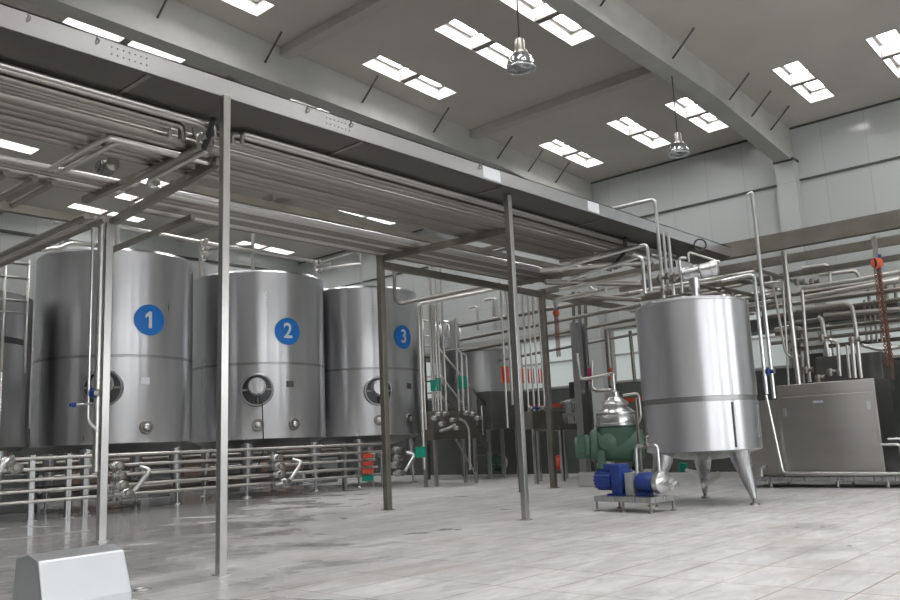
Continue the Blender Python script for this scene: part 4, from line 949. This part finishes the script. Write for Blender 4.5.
build('body', MB().lathe(V(vs.x,14.1,zt3),[(.45,0),(.45,.25),(.50,.26),(.50,.32),(.42,.33),(.42,.60),(.47,.61),(.47,.66),(.3,.72),(.12,.75)],k=36),'steel',pv)
build('cap', MB().box(vs.x-.13,vs.x+.13,13.97,14.23,zt3+.78,zt3+1.25),'black',pv,bevel=.03)
# two stout columns right of it
for k,(px,w,X_) in enumerate(((582,.11,19.6),(590,.07,19.9))):
    g_=at(px,420,X=X_); tag(build('duct_column', MB().box(X_-w,X_+w,g_.y-w,g_.y+w,0,4.3),'tankdull'),['broad','narrow'][k]+' grey column left of the green separator','post')
A1=at(589,368,X=19.7); tag(build('pipe_marker', MB().box(19.7,19.73,A1.y-.05,A1.y+.05,A1.z-.35,A1.z),'magenta'),'dark red tape on the narrow column','marker')
pipe([at(592,360,X=20),at(592,388,X=20),at(596,391,X=20),at(614,390,X=20)],.05,'pipe','pale pipe elbow above the separator hood')
A1=at(610,368,X=20.4); tag(build('pipe_marker', MB().box(20.4,20.43,A1.y-.05,A1.y+.05,A1.z-.35,A1.z),'red'),'red tape on the column above the separator','marker')
xl([(607,330),(611,385)],20.5,.08,'dull vertical pipe above the separator','pipedk')
xl([(630,331),(635,382)],21.0,.05,'thin dark vertical pipe between separator and mixing tank','brown')
# horizontal pipe lines across the middle background
for k,(y0,y1,X_,r,m) in enumerate(((325,305,19.0,.05,'pipedk'),(322,294,19.6,.06,'pipedk'),(340,322,20.4,.05,'brown'),(352,336,21.5,.045,'pipedk'))):
    a_=at(460,y0,X=X_+1.5); b_=at(640,[299,288,314,329][k],X=X_)
    xx=X_+.3
    pipe([at(460,[340,326,352,368][k],X=xx+.0),at(640,[305,292,318,333][k],X=xx)],r,m,['upper dark','highest','third','lowest'][k]+' level pipe crossing behind the middle post')
for k,(px) in enumerate((493,496,477)):
    xl([(px-8,[300,300,308][k]),(px,[298,298,306][k]),(px+1,330)],20.8,.035,['first','second','third'][k]+' hooked pipe in front of the pale wall left of the middle post')
tag(build('wall_box', MB().box(XW-.12,XW-.01,at(478,336,X=24).y-.25,at(478,336,X=24).y+.25,4.15,4.45),'teal'),'green exit sign plate on the far wall','sign')
# separator-area overhead pipes (tangle by the tray end)
for k,(p0,p1,z,r) in enumerate((((560,262),(640,246),4.7,.04),((540,270),(652,262),4.6,.05),((545,282),(640,284),4.5,.06),((560,290),(650,272),4.4,.04),((570,296),(640,300),4.2,.05),((556,300),(606,290),4.1,.05))):
    pipe([at(*p0,Z=z),at(*p1,Z=z)],r,'pipe' if k%2 else 'pipedk',f'{ordn[k]} pipe of the tangle left of the mixing tank lid','tangle of pipes left of the mixing tank lid')
xl([(588,276),(590,288),(598,291),(640,282)],17.5,.035,'thin bent pipe dropping in the tangle')
for k,px in enumerate((573,579,585)):
    xl([(px,292),(px+1,330)],21.2,.05,['left','middle','right'][k]+' of three short dark pipes below the tangle','brown')
# small floor gear
p=at(565,462,Z=.0); 
pump(V(22.2,15.3,.42),.34,'red and white pump far behind the green separator','red')
p=at(507,470,Z=0); pump(V(23.0,18.4,.45),.5,'green and white pump far behind the middle post','green')
for k,(px,py) in enumerate(((372,452),(381,452))):
    q=at(px,py,Y=18.8); tag(build('float_ball', MB().lathe(V(q.x,18.8,.95),[(0,-.12),(.085,-.085),(.12,0),(.085,.085),(0,.12)],k=20).cyl(V(q.x,18.8,0),V(q.x,18.8,.86),.03,k=8),'tank'),['left','right'][k]+' round steel ball fitting right of tank three pipes','fitting')
# floor drain
d=empty('floor_drain', at(140,588,Z=0)+V(0,0,.001),'small round floor drain near the cover box','drain'); q=at(142,590,Z=0)
build('ring', MB().torus(V(q.x,q.y,.004),.07,.012,V(0,0,1),24,6),'steel',d)
build('grate', MB().lathe(V(q.x,q.y,0),[(.06,.001),(.06,.006),(0,.006)],k=20),'rod',d)

# ================================================================== WORLD, CAMERA
w=bpy.data.worlds.new('world'); bpy.context.scene.world=w; w.use_nodes=True
w.node_tree.nodes['Background'].inputs[0].default_value=(.75,.85,1,1); w.node_tree.nodes['Background'].inputs[1].default_value=.6
cd=bpy.data.cameras.new('camera'); cam=link(bpy.data.objects.new('camera',cd))
cd.sensor_width=36; cd.lens=F/900*36; cd.clip_end=200; cd.clip_start=.05
R=Matrix((Sd,Ud,-Wd)).transposed().to_4x4(); cam.matrix_world=Matrix.Translation(CAM)@R
bpy.context.scene.camera=cam
vs_=bpy.context.scene.view_settings; vs_.view_transform='Standard'; vs_.look='None'; vs_.exposure=0; vs_.gamma=1; vs_.use_curve_mapping=False
c=bpy.context.scene.cycles
c.max_bounces=8; c.diffuse_bounces=5; c.glossy_bounces=5; c.use_denoising=True; c.sample_clamp_indirect=4; c.caustics_reflective=False
